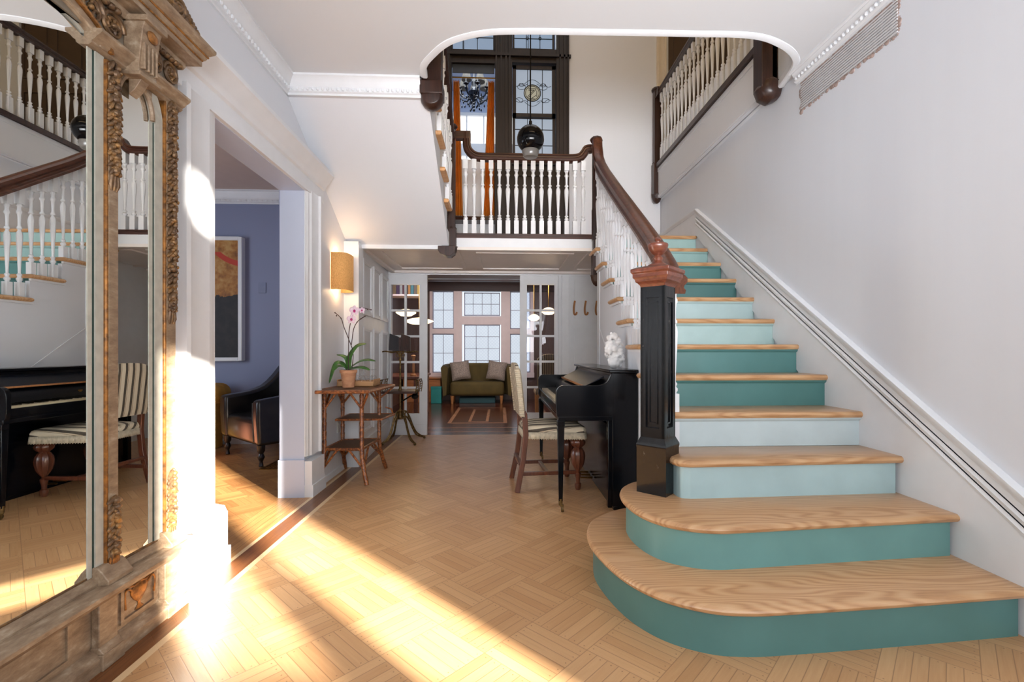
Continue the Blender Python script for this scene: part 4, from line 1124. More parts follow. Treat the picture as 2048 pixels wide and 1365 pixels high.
# coat hooks
hooks = [(1148, 616), (1170, 616), (1192, 616)]
for i, (a, b) in enumerate(hooks):
    x, z = px(a, b, 6.17)
    h = thing('coat_hook', ['curved wooden coat hook, nearest the glazed door', 'curved wooden coat hook, middle of the three', 'curved wooden coat hook, nearest the staircase'][i], 'hook', (x, 6.19, z-.09), 'wooden coat hooks on the white panelling')
    obj('peg', MB().tube(catmull([(x+.012, 6.17, z+.09), (x+.004, 6.165, z+.05), (x, 6.18, z), (x, 6.18, z-.05), (x+.005, 6.165, z-.085), (x+.022, 6.14, z-.088), (x+.032, 6.13, z-.06)], 5), .013, 8), M['oak'], h)
# ================================================================ HALL FURNITURE
# ---- piano
pi = thing('piano', 'black lacquered spinet piano standing against the side of the staircase', 'piano', (.70, 3.95, 0))
P = M['piano']
Y0, Y1 = 3.20, 4.72
XF, XB = .768, .944
m = MB().box(XF, XB, Y0, Y1, .03, .945).box(XF+.01, XB, Y0+.01, Y1-.01, 0, .03)
m.box(XF-.03, XF, Y0+.004, Y0+.05, .02, .62).box(XF-.03, XF, Y1-.05, Y1-.004, .02, .62)
obj('case', m, P, pi, bevel=.005)
obj('lid', MB().box(XF-.025, XB+.002, Y0-.012, Y1+.012, .945, .967), P, pi, bevel=.006)
# cheeks (scooped arms)
def arm(ya, yb):
    pts = [(XF+.01, .625), (.400, .625)]
    pts += [(.385, .66), (.381, .70)]
    pts += [(.381+.05-.05*math.cos(a), .80+.06*math.sin(a)) for a in [k*PI/2/6 for k in range(0, 7)]]
    pts += [(.60, .858), (.66, .86)] + cat2([(.66, .86), (.70, .866), (.735, .885), (.755, .92), (.768, .95)], 4)[1:] + [(XF+.01, .95)]
    return MB().prism(pts, 'y', ya, yb, smooth=False)
obj('cheek', arm(Y0, Y0+.035), P, pi, bevel=.004); obj('cheek', arm(Y1-.035, Y1), P, pi, bevel=.004)
m = MB().box(.395, XF, Y0-.006, Y1+.006, .618, .648).box(.40, XF+.02, Y0+.03, Y1-.03, .648, .70)
m.box(.395, .415, Y0+.03, Y1-.03, .66, .715)
obj('keybed', m, P, pi, bevel=.004)
obj('keys', MB().box(.418, .555, Y0+.045, Y1-.045, .70, .728), M['ivory'], pi, label='cream piano keys')
m = MB(); ky = (Y1-Y0-.09)/52
for k in range(1, 52):
    if k % 7 not in (2, 6): m.box(.465, .556, Y0+.045+k*ky-.006, Y0+.045+k*ky+.006, .728, .739)
obj('black_keys', m, M['ebony'], pi)
m = MB()
for k in range(1, 52): m.box(.4175, .465, Y0+.045+k*ky-.0009, Y0+.045+k*ky+.0009, .7275, .7286)
obj('key_gaps', m, M['ebony'], pi)
# fallboard and sloping music desk
m = MB().prism([(.556, .70), (.556, .765), (.575, .80), (.60, .815), (.66, .825), (.70, .835), (.74, .87), (XF+.005, .93), (XF+.005, .70)], 'y', Y0+.034, Y1-.034)
obj('fallboard', m, plain('satin_black_lacquer', (12, 15, 22), .42, IOR=1.3), pi)
m = MB().prism([(.60, .838), (.61, .846), (.745, .915), (.745, .905)], 'y', Y0+.16, Y1-.16)
obj('music_shelf', m, plain('satin_black_desk', (14, 18, 28), .38, IOR=1.3), pi, bevel=.002)
obj('music_shelf_edge', MB().box(.590, .602, Y0+.2, Y1-.2, .835, .848), M['oak'], pi)
obj('maker_mark', MB().box(.5575, .5585, 3.93, 3.97, .775, .785).box(.5575, .5585, 3.94, 3.96, .765, .775), M['brass'], pi)
obj('lower_panel', MB().box(XF-.012, XF-.001, Y0+.08, Y1-.08, .10, .58), P, pi, bevel=.004)
for yy in (3.19, 4.70):
    lg = MB(); c = V((.412, yy+.012, 0))
    for (a, z0, b, z1) in ((.013, .075, .024, .60),):
        lg.hexa([(c.x-a, c.y-a, z0), (c.x+a, c.y-a, z0), (c.x+a, c.y+a, z0), (c.x-a, c.y+a, z0)], [(c.x-b, c.y-b, z1), (c.x+b, c.y-b, z1), (c.x+b, c.y+b, z1), (c.x-b, c.y+b, z1)])
    lg.box(c.x-.026, c.x+.026, c.y-.026, c.y+.026, .585, .62)
    l_ = obj('leg', lg, P, pi, bevel=.003)
    cs = MB().lathe([(.014, .045), (.016, .09)], (c.x, c.y, 0), 10).lathe([(.006,-.009),(.02,-.008),(.021,0),(.02,.008),(.006,.009)], (c.x+.012, c.y, .021), 12, 'x').box(c.x-.004, c.x+.02, c.y-.012, c.y+.012, .036, .05)
    obj('caster', cs, M['brass'] if False else M['iron'], l_)
for k in range(3):
    obj('pedal', MB().lathe([(.004,-.0),(.012,.006),(.014,.03),(.02,.08),(.018,.10),(.004,.105)], (0, 0, 0), 8, 'x', sx=1, sy=.5).xf(Matrix.Translation((XF-.11, 3.86+.09*k, .055))), M['brass'], pi)
# coral sculpture on the piano
random.seed(11); m = MB()
cc = V((.855, 3.5, .978)); m.ball(cc+V((0, 0, .03)), (.05, .05, .04), 12, 8)
m.ball(cc+V((0, 0, .11)), (.038, .034, .10), 14, 10)
for k in range(95):
    t1 = random.uniform(-1, 1); a = random.uniform(0, 2*PI); q = math.sqrt(1-t1*t1); wz = .062 if t1 < .2 else .05
    p = cc+V((wz*q*math.cos(a)-.012*t1, .045*q*math.sin(a), .125+.125*t1))
    r = random.uniform(.012, .02); m.ball(p, (r*random.uniform(.8,1.3), r, r*random.uniform(.7,1.2)), 9, 6)
co_ = obj('coral_sculpture', m, plain('white_plaster_coral', (238, 238, 238), .5, var=.03)); md = co_.modifiers.new('r', 'REMESH'); md.mode = 'VOXEL'; md.voxel_size = .004; md.use_smooth_shade = True
tag(co_, 'white branching coral sculpture standing on the piano lid', 'sculpture')

# ---- striped chair at the piano
t = NT('striped_upholstery'); x_, y_, z_ = t.sep(t.coord())
f_ = t.math('FRACT', t.math('MULTIPLY', y_, 15.5)); n_ = t.noise(t.coord(), 60, 3)
col = t.ramp(f_, [(0, srgb(226,214,190)), (.42, srgb(226,214,190)), (.43, srgb(66,58,50)), (.72, srgb(66,58,50)), (.73, srgb(214,198,170)), (.84, srgb(214,198,170)), (.85, srgb(120,108,92)), (.9, srgb(226,214,190))], 'CONSTANT')
t.bump(n_, .2, .002); strp = t.pr(t.mix(t.math('MULTIPLY', n_, .25), col, srgb(160,150,130)), .85)
fri = plain('cream_fringe', (214, 202, 178), .9, var=.12, nscale=40)
cw = wood('carved_chair_wood', (66, 34, 24), (118, 66, 44), 'z', 1.2, .3, coat=.3)
def stripes(name, freq):
    t = NT(name); x_, y_, z_ = t.sep(t.coord()); s_ = t.math('SUBTRACT', t.math('ABSOLUTE', y_), z_) if 'seat' in name else y_; f_ = t.math('FRACT', t.math('MULTIPLY', s_, freq)); n_ = t.noise(t.coord(), 60, 3)
    col = t.ramp(f_, [(0, srgb(222,210,186)), (.40, srgb(222,210,186)), (.41, srgb(62,54,48)), (.74, srgb(62,54,48)), (.75, srgb(214,198,170)), (.84, srgb(214,198,170)), (.85, srgb(130,118,100)), (.9, srgb(222,210,186))], 'CONSTANT')
    t.bump(n_, .2, .002); return t.pr(t.mix(t.math('MULTIPLY', n_, .25), col, srgb(160,150,130)), .85)
strp = stripes('striped_upholstery_back', 15.5); strs = stripes('striped_upholstery_seat', 12.5)
ca = thing('piano_chair', 'cream and black striped upholstered chair with fringed seat at the piano', 'chair', (.38, 3.88, 0))
m = MB(); outl = [(.185, 3.70), (.185, 4.06), (.62, 4.14), (.645, 4.12), (.645, 3.64), (.62, 3.62)]
def dome(mb, out, z0, z1, dome_h, n=5):
    c = V((sum(p[0] for p in out)/len(out), sum(p[1] for p in out)/len(out), 0)); vs = []; fs = []; k = len(out)
    lv = [(1, z0), (1.03, z0+.012), (1.035, z1-.02), (1.0, z1)]+[(math.cos(PI/2*i/n), z1+dome_h*math.sin(PI/2*i/n)) for i in range(1, n)]
    for s_, z in lv:
        for p in out: vs.append((c.x+(p[0]-c.x)*s_, c.y+(p[1]-c.y)*s_, z))
    for i in range(len(lv)-1):
        for j in range(k): j2 = (j+1)%k; fs.append((i*k+j, i*k+j2, (i+1)*k+j2, (i+1)*k+j))
    fs.append(tuple(range(k))[::-1]); fs.append(tuple(range((len(lv)-1)*k, len(lv)*k))); mb.add(vs, fs, True)
dense = []
for i in range(len(outl)):
    a = V((*outl[i], 0)); b = V((*outl[(i+1)%len(outl)], 0)); kk = max(1, int((b-a).length/.04))
    for q in range(kk): p = a+(b-a)*q/kk; dense.append((p.x, p.y))
dome(m, dense, .455, .50, .028); obj('seat', m, strs, ca)
# fringe: pleated strip
m = MB(); vs = []; fs = []; per = []
for i in range(len(outl)):
    a = V((*outl[i], 0)); b = V((*outl[(i+1)%len(outl)], 0)); kk = max(2, int((b-a).length/.006)); nn = V(((b-a).y, -(b-a).x, 0)).normalized()
    for q in range(kk): per.append((a+(b-a)*q/kk, nn))
cen = V((.4, 3.88, 0)); n = len(per)
for i, (p, nn) in enumerate(per):
    if nn.dot(p-cen) < 0: nn = -nn
    o_ = .014+(.006 if i%2 else 0)
    vs += [tuple(p+nn*(o_*.7)+V((0,0,.462))), tuple(p+nn*o_+V((0,0,.405+.004*(i%3))))]
for i in range(n): j = (i+1)%n; fs.append((2*i, 2*j, 2*j+1, 2*i+1))
m.add(vs, fs); fo = obj('fringe', m, fri, ca, fix=False); md = fo.modifiers.new('t', 'SOLIDIFY'); md.thickness = .003
obj('seat_rail', MB().prism([(x, y) for x, y in outl], 'z', .43, .46), cw, ca)
# back
lean = lambda z: .165-.055*(z-.5)/.5
def backpad(y0, y1, z0, z1, th):
    mb = MB(); n = 14; vs = []; fs = []; k = 0
    prof = []
    for i in range(n+1):
        y = y0+(y1-y0)*i/n; u = -1+2*i/n; zt = z1-.045*abs(u)**3.2
        prof.append((y, zt))
    rows = 8
    for sgn in (0, 1):
        for r in range(rows+1):
            for i in range(n+1):
                y, zt = prof[i]; u = -1+2*i/n; z = z0+(zt-z0)*r/rows; w_ = -1+2*r/rows
                bulge = th*(.5+.5*((1-u**6)*(1-w_**6))**.5)
                x = lean(z)+(bulge*.6 if sgn else -bulge*.25)
                vs.append((x, y, z))
    q = (n+1)*(rows+1)
    for s_ in range(2):
        for r in range(rows):
            for i in range(n):
                a = s_*q+r*(n+1)+i; fs.append((a, a+1, a+n+2, a+n+1))
    rim = [i for i in range(n+1)]+[r*(n+1)+n for r in range(1, rows+1)]+[rows*(n+1)+i for i in range(n-1, -1, -1)]+[r*(n+1) for r in range(rows-1, 0, -1)]
    for i in range(len(rim)): a = rim[i]; b = rim[(i+1)%len(rim)]; fs.append((a, b, b+q, a+q))
    mb.add(vs, fs, True); return mb
obj('backrest', backpad(3.67, 4.09, .575, 1.0, .06), strp, ca)
vs = []; fs = []
for i in range(50):
    z = .585+.37*i/49; o_ = .006*(i%2); vs += [(lean(z)-.02, 3.662-o_, z), (lean(z)+.018, 3.662-o_, z)]
for i in range(49): fs.append((2*i, 2*i+1, 2*i+3, 2*i+2))
vs2 = [(a, 7.76-b, c) for a, b, c in vs]
obj('back_trim', MB().add(vs, fs), fri, ca, fix=False); obj('back_trim', MB().add(vs2, fs), fri, ca, fix=False)
for yy in (3.69, 4.07):
    m = MB(); sq = [(-.017,-.02),(.017,-.02),(.017,.02),(-.017,.02)]
    m.sweep(sq, [(.115, yy+(-.02 if yy < 3.8 else .02), 0), (.165, yy, .25), (.185, yy, .44), (.175, yy, .6), (.165, yy, .62)], (0,1,0))
    obj('leg', m, cw, ca, bevel=.004)
for yy in (3.69, 4.08):
    prof = [(.016,0),(.022,.01),(.026,.03),(.026,.05),(.016,.06),(.018,.09),(.024,.115),(.026,.13),(.016,.14),(.016,.15),(.026,.17),(.040,.20),(.048,.24),(.050,.27),(.046,.30),(.034,.325),(.026,.335),(.036,.345),(.048,.36),(.052,.38),(.046,.40),(.034,.41),(.03,.44)]
    m = MB(); seg = 20; vs = []; fs = []
    for r, z in prof:
        for k in range(seg):
            a = 2*PI*k/seg; rr = r*(1+(.16 if (k%2) else 0)*(1 if .16 < z < .40 else 0)); vs.append((.60+rr*math.cos(a), yy+rr*math.sin(a), z))
    for i in range(len(prof)-1):
        for k in range(seg): k2 = (k+1)%seg; fs.append((i*seg+k, i*seg+k2, (i+1)*seg+k2, (i+1)*seg+k))
    m.add(vs, fs, True); obj('leg', m, cw, ca, label='bulbous carved front leg')
m = MB().box(.135, .60, 3.675, 3.70, .125, .155).box(.135, .60, 4.06, 4.085, .125, .155).box(.34, .37, 3.70, 4.06, .128, .152).box(.13, .16, 3.70, 4.06, .20, .225)
obj('stretcher', m, cw, ca, bevel=.004)
ca.rotation_euler = (0, 0, math.radians(4.5))

# ---- bamboo table
t = NT('scorched_bamboo'); n_ = t.noise(t.coord(), 42, 4, .6, 1.0)
col = t.ramp(n_, [(.32, srgb(62, 32, 20)), (.47, srgb(120, 68, 38)), (.62, srgb(176, 110, 62))]); bam = t.pr(col, .35)
t = NT('woven_cane'); x_, y_, z_ = t.sep(t.coord()); a_ = t.math('SINE', t.math('MULTIPLY', t.math('ADD', x_, y_), 500)); b_ = t.math('SINE', t.math('MULTIPLY', t.math('SUBTRACT', x_, y_), 500))
col = t.ramp(t.math('MULTIPLY', a_, b_), [(.0, srgb(88, 58, 38)), (.5, srgb(122, 84, 54))]); t.bump(t.math('MULTIPLY', a_, b_), .3, .002); cane = t.pr(col, .6)
tb = thing('bamboo_side_table', 'scorched bamboo plant table with woven shelves and splayed legs against the left wall', 'table', (-1.25, 4.1, 0))
TT = [(-1.455, 3.74), (-1.035, 3.76), (-.985, 4.44), (-1.44, 4.44)]
obj('tabletop', MB().prism(TT, 'z', .765, .782), cane, tb)
m = MB()
for i in range(4): m.tube([(*TT[i], .774), (*TT[(i+1)%4], .774)], .014, 8)
obj('top_edge', m, bam, tb)
legs = [(-1.435, 3.93, -1.0, -.0), (-1.13, 3.92, 1, 0), (-1.415, 4.32, -.3, 1), (-1.10, 4.36, .5, 1)]
feet = [(-1.455, 3.86), (-1.075, 3.87), (-1.44, 4.47), (-1.06, 4.45)]
LR = [.0155, .0155, .0155, .0155]
for (x, y, _, _), (fx, fy) in zip(legs, feet):
    pts = [V((x, y, .762))]; rs = [.016]
    zz = .74
    while zz > .26:
        pts += [V((x, y, zz)), V((x, y, zz-.008))]; rs += [.0155, .0185]; zz -= .075
    for k in range(1, 6):
        f = k/5; pts.append(V((x+(fx-x)*f**1.3, y+(fy-y)*f**1.3, .25*(1-f)+.008))); rs.append(.017 if k%2 else .0195)
    obj('leg', MB().tube(pts, rs, 10), bam, tb)
def P3(i, z): return V((legs[i][0], legs[i][1], z))
for i, j in ((0,1),(1,3),(3,2),(2,0)):
    a, b = P3(i, .76), P3(j, .76); d = (b-a); fi = (V((*feet[i],0))-V((*legs[i][:2],0)))*.4; fj = (V((*feet[j],0))-V((*legs[j][:2],0)))*.4
    for p_, q_ in ((P3(i,.62), a+d*.34), (P3(j,.62), b-d*.34), (P3(i,.13)+fi, P3(i,.29)+d*.36), (P3(j,.13)+fj, P3(j,.29)-d*.36)):
        obj('brace', MB().tube([p_, q_], .0095, 7), bam, tb)
for p_, q_ in ((P3(0,.62), (-1.455, 3.75, .67)), (P3(1,.62), (-1.05, 3.80, .75)), (P3(3,.66), (-.99, 4.43, .76))):
    obj('brace', MB().tube([p_, q_], .0095, 7), bam, tb)
q = [(legs[0][0], legs[0][1]), (legs[1][0], legs[1][1]), (legs[3][0], legs[3][1]), (legs[2][0], legs[2][1])]
obj('lower_shelf', MB().prism(q, 'z', .285, .295), cane, tb)
m = MB()
for i in range(4): m.tube([(*q[i], .29), (*q[(i+1)%4], .29)], .013, 8)
obj('shelf_edge', m, bam, tb)
m = MB().prism([(-1.40, 4.10), (-1.02, 4.12), (-.985, 4.46), (-1.40, 4.46)], 'z', .50, .51)
obj('middle_shelf', m, cane, tb)
m = MB(); q2 = [(-1.40, 4.10), (-1.02, 4.12), (-.985, 4.46), (-1.40, 4.46)]
for i in range(4): m.tube([(*q2[i], .505), (*q2[(i+1)%4], .505)], .010, 7)
m.tube([(-.99, 4.44, .50), (-1.0, 4.40, .56), (-1.05, 4.38, .58)], .007, 6)
obj('middle_shelf_edge', m, bam, tb)

# orchid
oc = thing('potted_orchid', 'pink and white orchid in a terracotta pot on the bamboo table', 'plant', (-1.275, 4.04, .79))
YO = 4.04
def po(x, y, dy=0): a, b = px(x, y, YO+dy); return V((a, YO+dy, b))
t = NT('limed_terracotta'); n_ = t.noise(t.coord((1,1,3)), 9, 4, .6, 1.5); terr = t.pr(t.ramp(n_, [(.35, srgb(204,142,104)), (.6, srgb(222,166,126)), (.75, srgb(232,200,176))]), .8)
zc0, zc1 = .789, .935
pot = obj('pot', MB().lathe([(.046, zc0), (.062, zc1-.028), (.063, zc1-.026), (.069, zc1-.024), (.071, zc1), (.064, zc1), (.06, zc1-.02)], (-1.275, YO, 0), 24), terr, oc)
obj('bark_mulch', MB().lathe([(.06, zc1-.02), (.058, zc1-.004), (.03, zc1+.004)], (-1.275, YO, 0), 14), plain('bark', (60, 44, 34), .9, bump=.8), oc)
def leafm(pts, wmax, tw=0):
    pts = catmull([V(p) for p in pts], 5); n = len(pts); vs = []; fs = []
    for i, p in enumerate(pts):
        f = i/(n-1); w_ = wmax*math.sin(PI*min(1, .12+.88*f))**.6*(1 if f < .999 else 0)
        t_ = (pts[min(i+1,n-1)]-pts[max(i-1,0)]).normalized()
        s_ = t_.cross(V((0,-.55,.83))).normalized(); nn = s_.cross(t_).normalized()
        vs += [p+s_*w_, p-nn*w_*.18, p-s_*w_]
    for i in range(n-1):
        for j in range(2): a = 3*i+j; fs.append((a, a+1, a+4, a+3))
    return MB().add(vs, fs, True)
t = NT('orchid_leaf'); n_ = t.noise(t.coord((1,1,1)), 18, 3); lf = t.pr(t.ramp(n_, [(.35, srgb(46, 88, 40)), (.7, srgb(86, 136, 62))]), .35)
LV = [([(697,738,0),(700,712,-.02),(715,692,-.03),(733,688,-.03)], .030), ([(697,738,0),(718,724,-.05),(735,720,-.08),(752,723,-.10)], .018),
      ([(697,738,0),(715,735,-.06),(728,736,-.09),(740,741,-.11)], .02), ([(695,738,0),(682,726,-.02),(670,730,-.04),(658,768,-.05)], .024),
      ([(697,736,0),(693,718,.0),(685,712,.01),(673,710,.02)], .018), ([(695,738,0),(685,733,-.05),(675,733,-.08),(668,742,-.1)], .018)]
for pts, wd in LV:
    o = obj('leaf', leafm([po(a, b, d) for a, b, d in pts], wd), lf, oc, fix=False); md = o.modifiers.new('t', 'SOLIDIFY'); md.thickness = .002
stm = plain('orchid_stem', (72, 52, 52), .5)
sticks = [[(697,738),(697,700),(698,665),(702,640)], [(704,738),(706,705),(697,678),(688,655),(682,637),(670,626)], [(703,690),(707,660),(714,645),(722,638),(730,633)], [(702,640),(710,622),(722,616),(742,620)]]
for s_ in sticks: 
    obj('stem', MB().tube(catmull([po(a, b, -.02+.01*(i%2)) for i, (a, b) in enumerate(s_)], 5), .0035, 6), stm, oc)
m = MB()
for a, b in ((670,626),(673,632),(682,637),(714,645),(730,633),(722,638),(735,619),(742,620)): m.ball(po(a, b, -.02), .006, 6, 5)
obj('bud', m, stm, oc)
t = NT('orchid_petal'); ptm = t.pr(t.ramp(t.noise(t.coord(), 60, 2), [(.3, srgb(240, 226, 236)), (.7, srgb(222, 190, 214))]), .6)
ctm = plain('orchid_throat', (186, 40, 120), .5)
for fx, fy, sz in ((709,622,.036), (703,639,.033), (724,621,.022)):
    c = po(fx, fy, -.045); m = MB()
    for k in range(5):
        a = PI/2+2*PI*k/5; rr = sz*.62
        Mx = Matrix.Rotation(-a+PI/2, 3, 'Y')
        m.ball(c+V((rr*math.cos(a), 0, rr*math.sin(a))), (sz*(.62 if k in (1,4) else .42), .003, sz*.62), 10, 6, Mx)
    fl = obj('flower', m, ptm, oc); obj('flower_throat', MB().ball(c+V((0,-.004,-.002)), (sz*.3, .008, sz*.36), 8, 6), ctm, fl)

# tray of upturned glasses
t0 = obj('wooden_tray', MB().box(-1.42, -1.10, 4.18, 4.40, .783, .792).box(-1.42, -1.10, 4.18, 4.19, .783, .83).box(-1.42, -1.10, 4.39, 4.40, .783, .83).box(-1.42, -1.41, 4.18, 4.40, .783, .845).box(-1.11, -1.10, 4.18, 4.40, .783, .845), wood('pale_tray_wood', (176, 126, 80), (212, 166, 116), 'x', 1, .5), bevel=.003)
tag(t0, 'pale wooden tray holding upturned glasses on the bamboo table', 'tray')
gp = [(.034, 0), (.037, .02), (.036, .05), (.026, .075), (.006, .085), (.004, .10), (.004, .125), (.01, .133), (.03, .137), (.03, .139), (.002, .139)]
g0 = None; WH = ['first', 'second', 'third', 'fourth', 'fifth']
for r_ in range(2):
    for k in range(4 if r_ else 4):
        x = -1.372+.0755*k; y = 4.235+.095*r_
        lb = '%s upturned stemmed glass from the left in the %s row on the wooden tray' % (WH[k], ('front', 'back')[r_])
        if g0 is None:
            g0 = obj('wine_glass', MB().lathe(gp, (x, y, .793), 16), M['gobletglass'], org=(x, y, .793)); o = g0
        else:
            o = g0.copy(); COL.objects.link(o); o.location = (x, y, .793)
        tag(o, lb, 'glass', 'upturned glasses on the tray')

# ---- iron stand table with book rest
st = thing('iron_book_stand', 'ornate gilt iron stand with dark table leaf and book rest by the left glazed door', 'stand', (-1.19, 5.7, 0))
IR = M['iron']; sxx, syy = -1.19, 5.70
obj('pole', MB().tube([(sxx, syy, .30), (sxx, syy, 1.08)], .011, 8).lathe([(.03,.28),(.035,.30),(.02,.33),(.016,.36),(.024,.38),(.014,.40)], (sxx, syy, 0), 10).lathe([(.026,.626),(.016,.65),(.013,.70)], (sxx, syy, 0), 10).ball((sxx, syy, .99), .02, 8, 6).tube([(sxx, syy, .93), (sxx+.05, syy, .94)], .006, 6), IR, st)
obj('table_leaf', MB().box(-1.375, -.985, 5.54, 5.86, .596, .624), M['dark_h'], st, bevel=.004)
for k in range(4):
    a = [(-1.36, 5.56), (-1.35, 5.90), (-.985, 5.52), (-.945, 5.95)][k]
    f = V((a[0], a[1], 0)); c = V((sxx, syy, 0)); dd = f-c; side = V((-dd.y, dd.x, 0)).normalized()*.02
    m = MB(); prs = []
    for sg in (0, 1):
        off = sg*.062
        pts = [c+dd*.08+V((0,0,.36-off)), c+dd*.22+V((0,0,.37-off)), c+dd*.38+V((0,0,.29-off*.8)), c+dd*.5+V((0,0,.19-off*.6)), c+dd*.65+V((0,0,.10-off*.5)), c+dd*.84+V((0,0,.05-off*.25)), c+dd*1.0+V((0,0,.024))]
        p_ = catmull(pts, 4); prs.append(p_); m.tube(p_, .0095, 6)
    for i in range(2, len(prs[0])-2, 2): m.tube([prs[0][i], prs[1][i+(1 if i%4 else -1)]], .0065, 5)
    m.ball(f+V((0,0,.017)), .017, 8, 6)
    obj('leg', m, IR, st)
for sg, xx in ((-1, -1.375), (1, -.975)):
    m = MB()
    for yy in (5.56, 5.82):
        for dx in (-.012, .012): m.tube(catmull([(xx+dx, yy, .60), (xx+dx+sg*.01, yy, .66), (xx+dx+sg*.012, yy, .72), (xx+dx+sg*.0, yy, .76)], 4), .0055, 6)
        for j in range(5): m.tube([(xx-.012+sg*.008, yy, .63+.028*j), (xx+.012+sg*.008, yy, .645+.028*j)], .004, 5)
    m.tube([(xx+sg*.005, 5.56, .755), (xx+sg*.005, 5.82, .755)], .007, 6)
    obj('side_bracket', m, IR, st)
m = MB()
for sg in (-1, 1):
    m.tube(catmull([(sxx, syy, 1.02), (sxx+sg*.04, syy, 1.08), (sxx+sg*.10, syy, 1.075), (sxx+sg*.16, syy-.02, 1.09), (sxx+sg*.20, syy-.05, 1.085)], 4), .008, 6)
    ring(m, sxx+sg*.03, 1.045, .022, syy, .005, n=12)
m.tube([(sxx-.15, syy-.04, 1.085), (sxx+.22, syy-.04, 1.085)], .007, 6)
obj('book_rest_arms', m, IR, st)
for (a, b, c_, d_) in ((-.075, -.02, 5.60, .08), (.06, .12, 5.60, -.02)):
    x = sxx+a
    bm_ = MB().hexa([(x-.045, 5.62, 1.10), (x+.065, 5.66, 1.09), (x+.065, 5.685, 1.09), (x-.045, 5.645, 1.10)], [(x-.035, 5.63, 1.30), (x+.055, 5.70, 1.265), (x+.055, 5.725, 1.265), (x-.035, 5.655, 1.30)])
    obj('book_rest_board', bm_, plain('dark_slate_board', (44, 42, 48), .5) if a < 0 else M['dark'], st, bevel=.003)
m = MB().ball((-1.02, 5.72, .55), (.045, .05, .035), 8, 5).tube([(sxx, syy, .48), (-1.08, 5.72, .55), (-.985, 5.74, .59)], .009, 6)
obj('tilt_bracket', m, M['blackmetal'], st)

# ---- wall sconce
sn = thing('wall_sconce', 'half round ochre fabric wall sconce glowing on the left wall above the orchid', 'lamp', (WX, 4.30, 1.62))
t = NT('ochre_linen_shade'); x_, y_, z_ = t.sep(t.coord()); wv = t.noise(t.coord((150, 150, 40)), 2, 2)
col = t.ramp(wv, [(.3, srgb(182, 128, 70)), (.7, srgb(212, 160, 98))]); t.pr(col, .9); t.link(col, t.b.inputs['Emission Color']); t.b.inputs['Emission Strength'].default_value = .45
m = MB(); vs = []; fs = []; K = 20
for z in (1.632, 1.955):
    for k in range(K+1):
        a = PI*k/K; e = .55; ca_, sa_ = math.cos(a), math.sin(a)
        vs.append((WX+.004+.135*abs(sa_)**e, 4.30-.135*(abs(ca_)**e)*(1 if ca_ > 0 else -1), z))
for k in range(K): fs.append((k, k+1, K+2+k, K+1+k))
m.add(vs, fs, True); shd = obj('lamp_shade', m, t.m, sn, fix=False); md = shd.modifiers.new('t', 'SOLIDIFY'); md.thickness = .003
obj('back_plate', MB().box(WX+.001, WX+.012, 4.25, 4.35, 1.70, 1.88), M['white'], sn)
obj('bulb', MB().lathe([(.01,1.72),(.014,1.75),(.026,1.80),(.026,1.82),(.012,1.845)], (WX+.06, 4.30, 0), 12), emit('warm_bulb', (255, 214, 150), 10), sn)
l = lamp('sconce_light', 'POINT', (0,0,0), (0,0,-1), 2.6, (1, .70, .40), shadow_soft_size=.03); l.parent = sn; l.location = (.065, 0, .30)
l = lamp('sconce_light_low', 'POINT', (0,0,0), (0,0,-1), 1.4, (1, .70, .40), shadow_soft_size=.03); l.parent = sn; l.location = (.065, 0, .02)

o = obj('wall_outlet', MB().box(WX, WX+.006, 4.33, 4.40, .355, .455).box(WX+.006, WX+.009, 4.352, 4.378, .365, .395).box(WX+.006, WX+.009, 4.352, 4.378, .415, .445), plain('outlet_plate', (214, 210, 206), .4), bevel=.001)
tag(o, 'white electrical outlet plate low on the left wall behind the bamboo table', 'outlet')

# ================================================================ PARLOUR THINGS
le = NT('black_leather'); n_ = le.noise(le.coord(), 7, 4); n2 = le.noise(le.coord(), 110, 3); le.bump(n2, .15, .002)
leather = le.pr(le.ramp(n_, [(.35, srgb(22, 20, 20)), (.75, srgb(46, 42, 40))]), .3, 0, .25)
ac = thing('leather_armchair', 'black leather armchair with sweeping arms and turned legs in the blue room', 'armchair', (-2.6, 4.81, 0))
TH = math.atan2(-.67, .742)
MA = Matrix.Translation((-2.6, 4.81, 0)) @ Matrix.Rotation(TH, 4, 'Z')
W2 = .42
def armprof():  # (y, z) side view, front at y=0
    top = cat2([(0, .625), (.10, .64), (.25, .66), (.40, .71), (.52, .82), (.62, .95), (.71, 1.04)], 2)
    return [(.015, .20), (.0, .45)] + top + [(.78, 1.0), (.74, .20)]
def armp(x0, x1): return MB().prism(armprof(), 'x', x0, x1, smooth=False).xf(MA)
obj('arm', armp(W2-.08, W2+.04), leather, ac, bevel=.03, bseg=4); obj('arm', armp(-W2-.09, -W2+.07), leather, ac, bevel=.03, bseg=4)
m = MB().rbox(-W2+.05, W2-.05, .02, .62, .19, .44, .05, 4).xf(MA); obj('seat', m, leather, ac)
m = MB().prism([(.52, .30), (.56, .80), (.60, 1.02), (.66, 1.08), (.76, 1.06), (.79, .9), (.75, .2), (.52, .2)], 'x', -W2, W2).xf(MA)
bk = obj('backrest', m, leather, ac, bevel=.035, bseg=4)
m = MB()
for i in range(4):
    for j in range(3): m.ball(MA @ V((-.26+.17*i+(.08 if j%2 else 0), .60+.02*j, .56+.14*j)), .012, 8, 6)
m.ball(MA @ V((-W2+.09, .3, .55)), .012, 8, 6)
obj('tufting_buttons', m, leather, ac)
m = MB().tube([MA @ V((W2-.075, y_q, z)) for y_q, z in ((.012, .23), (.002, .45), (.002, .60))], .005, 6)
obj('piping', m, leather, ac)
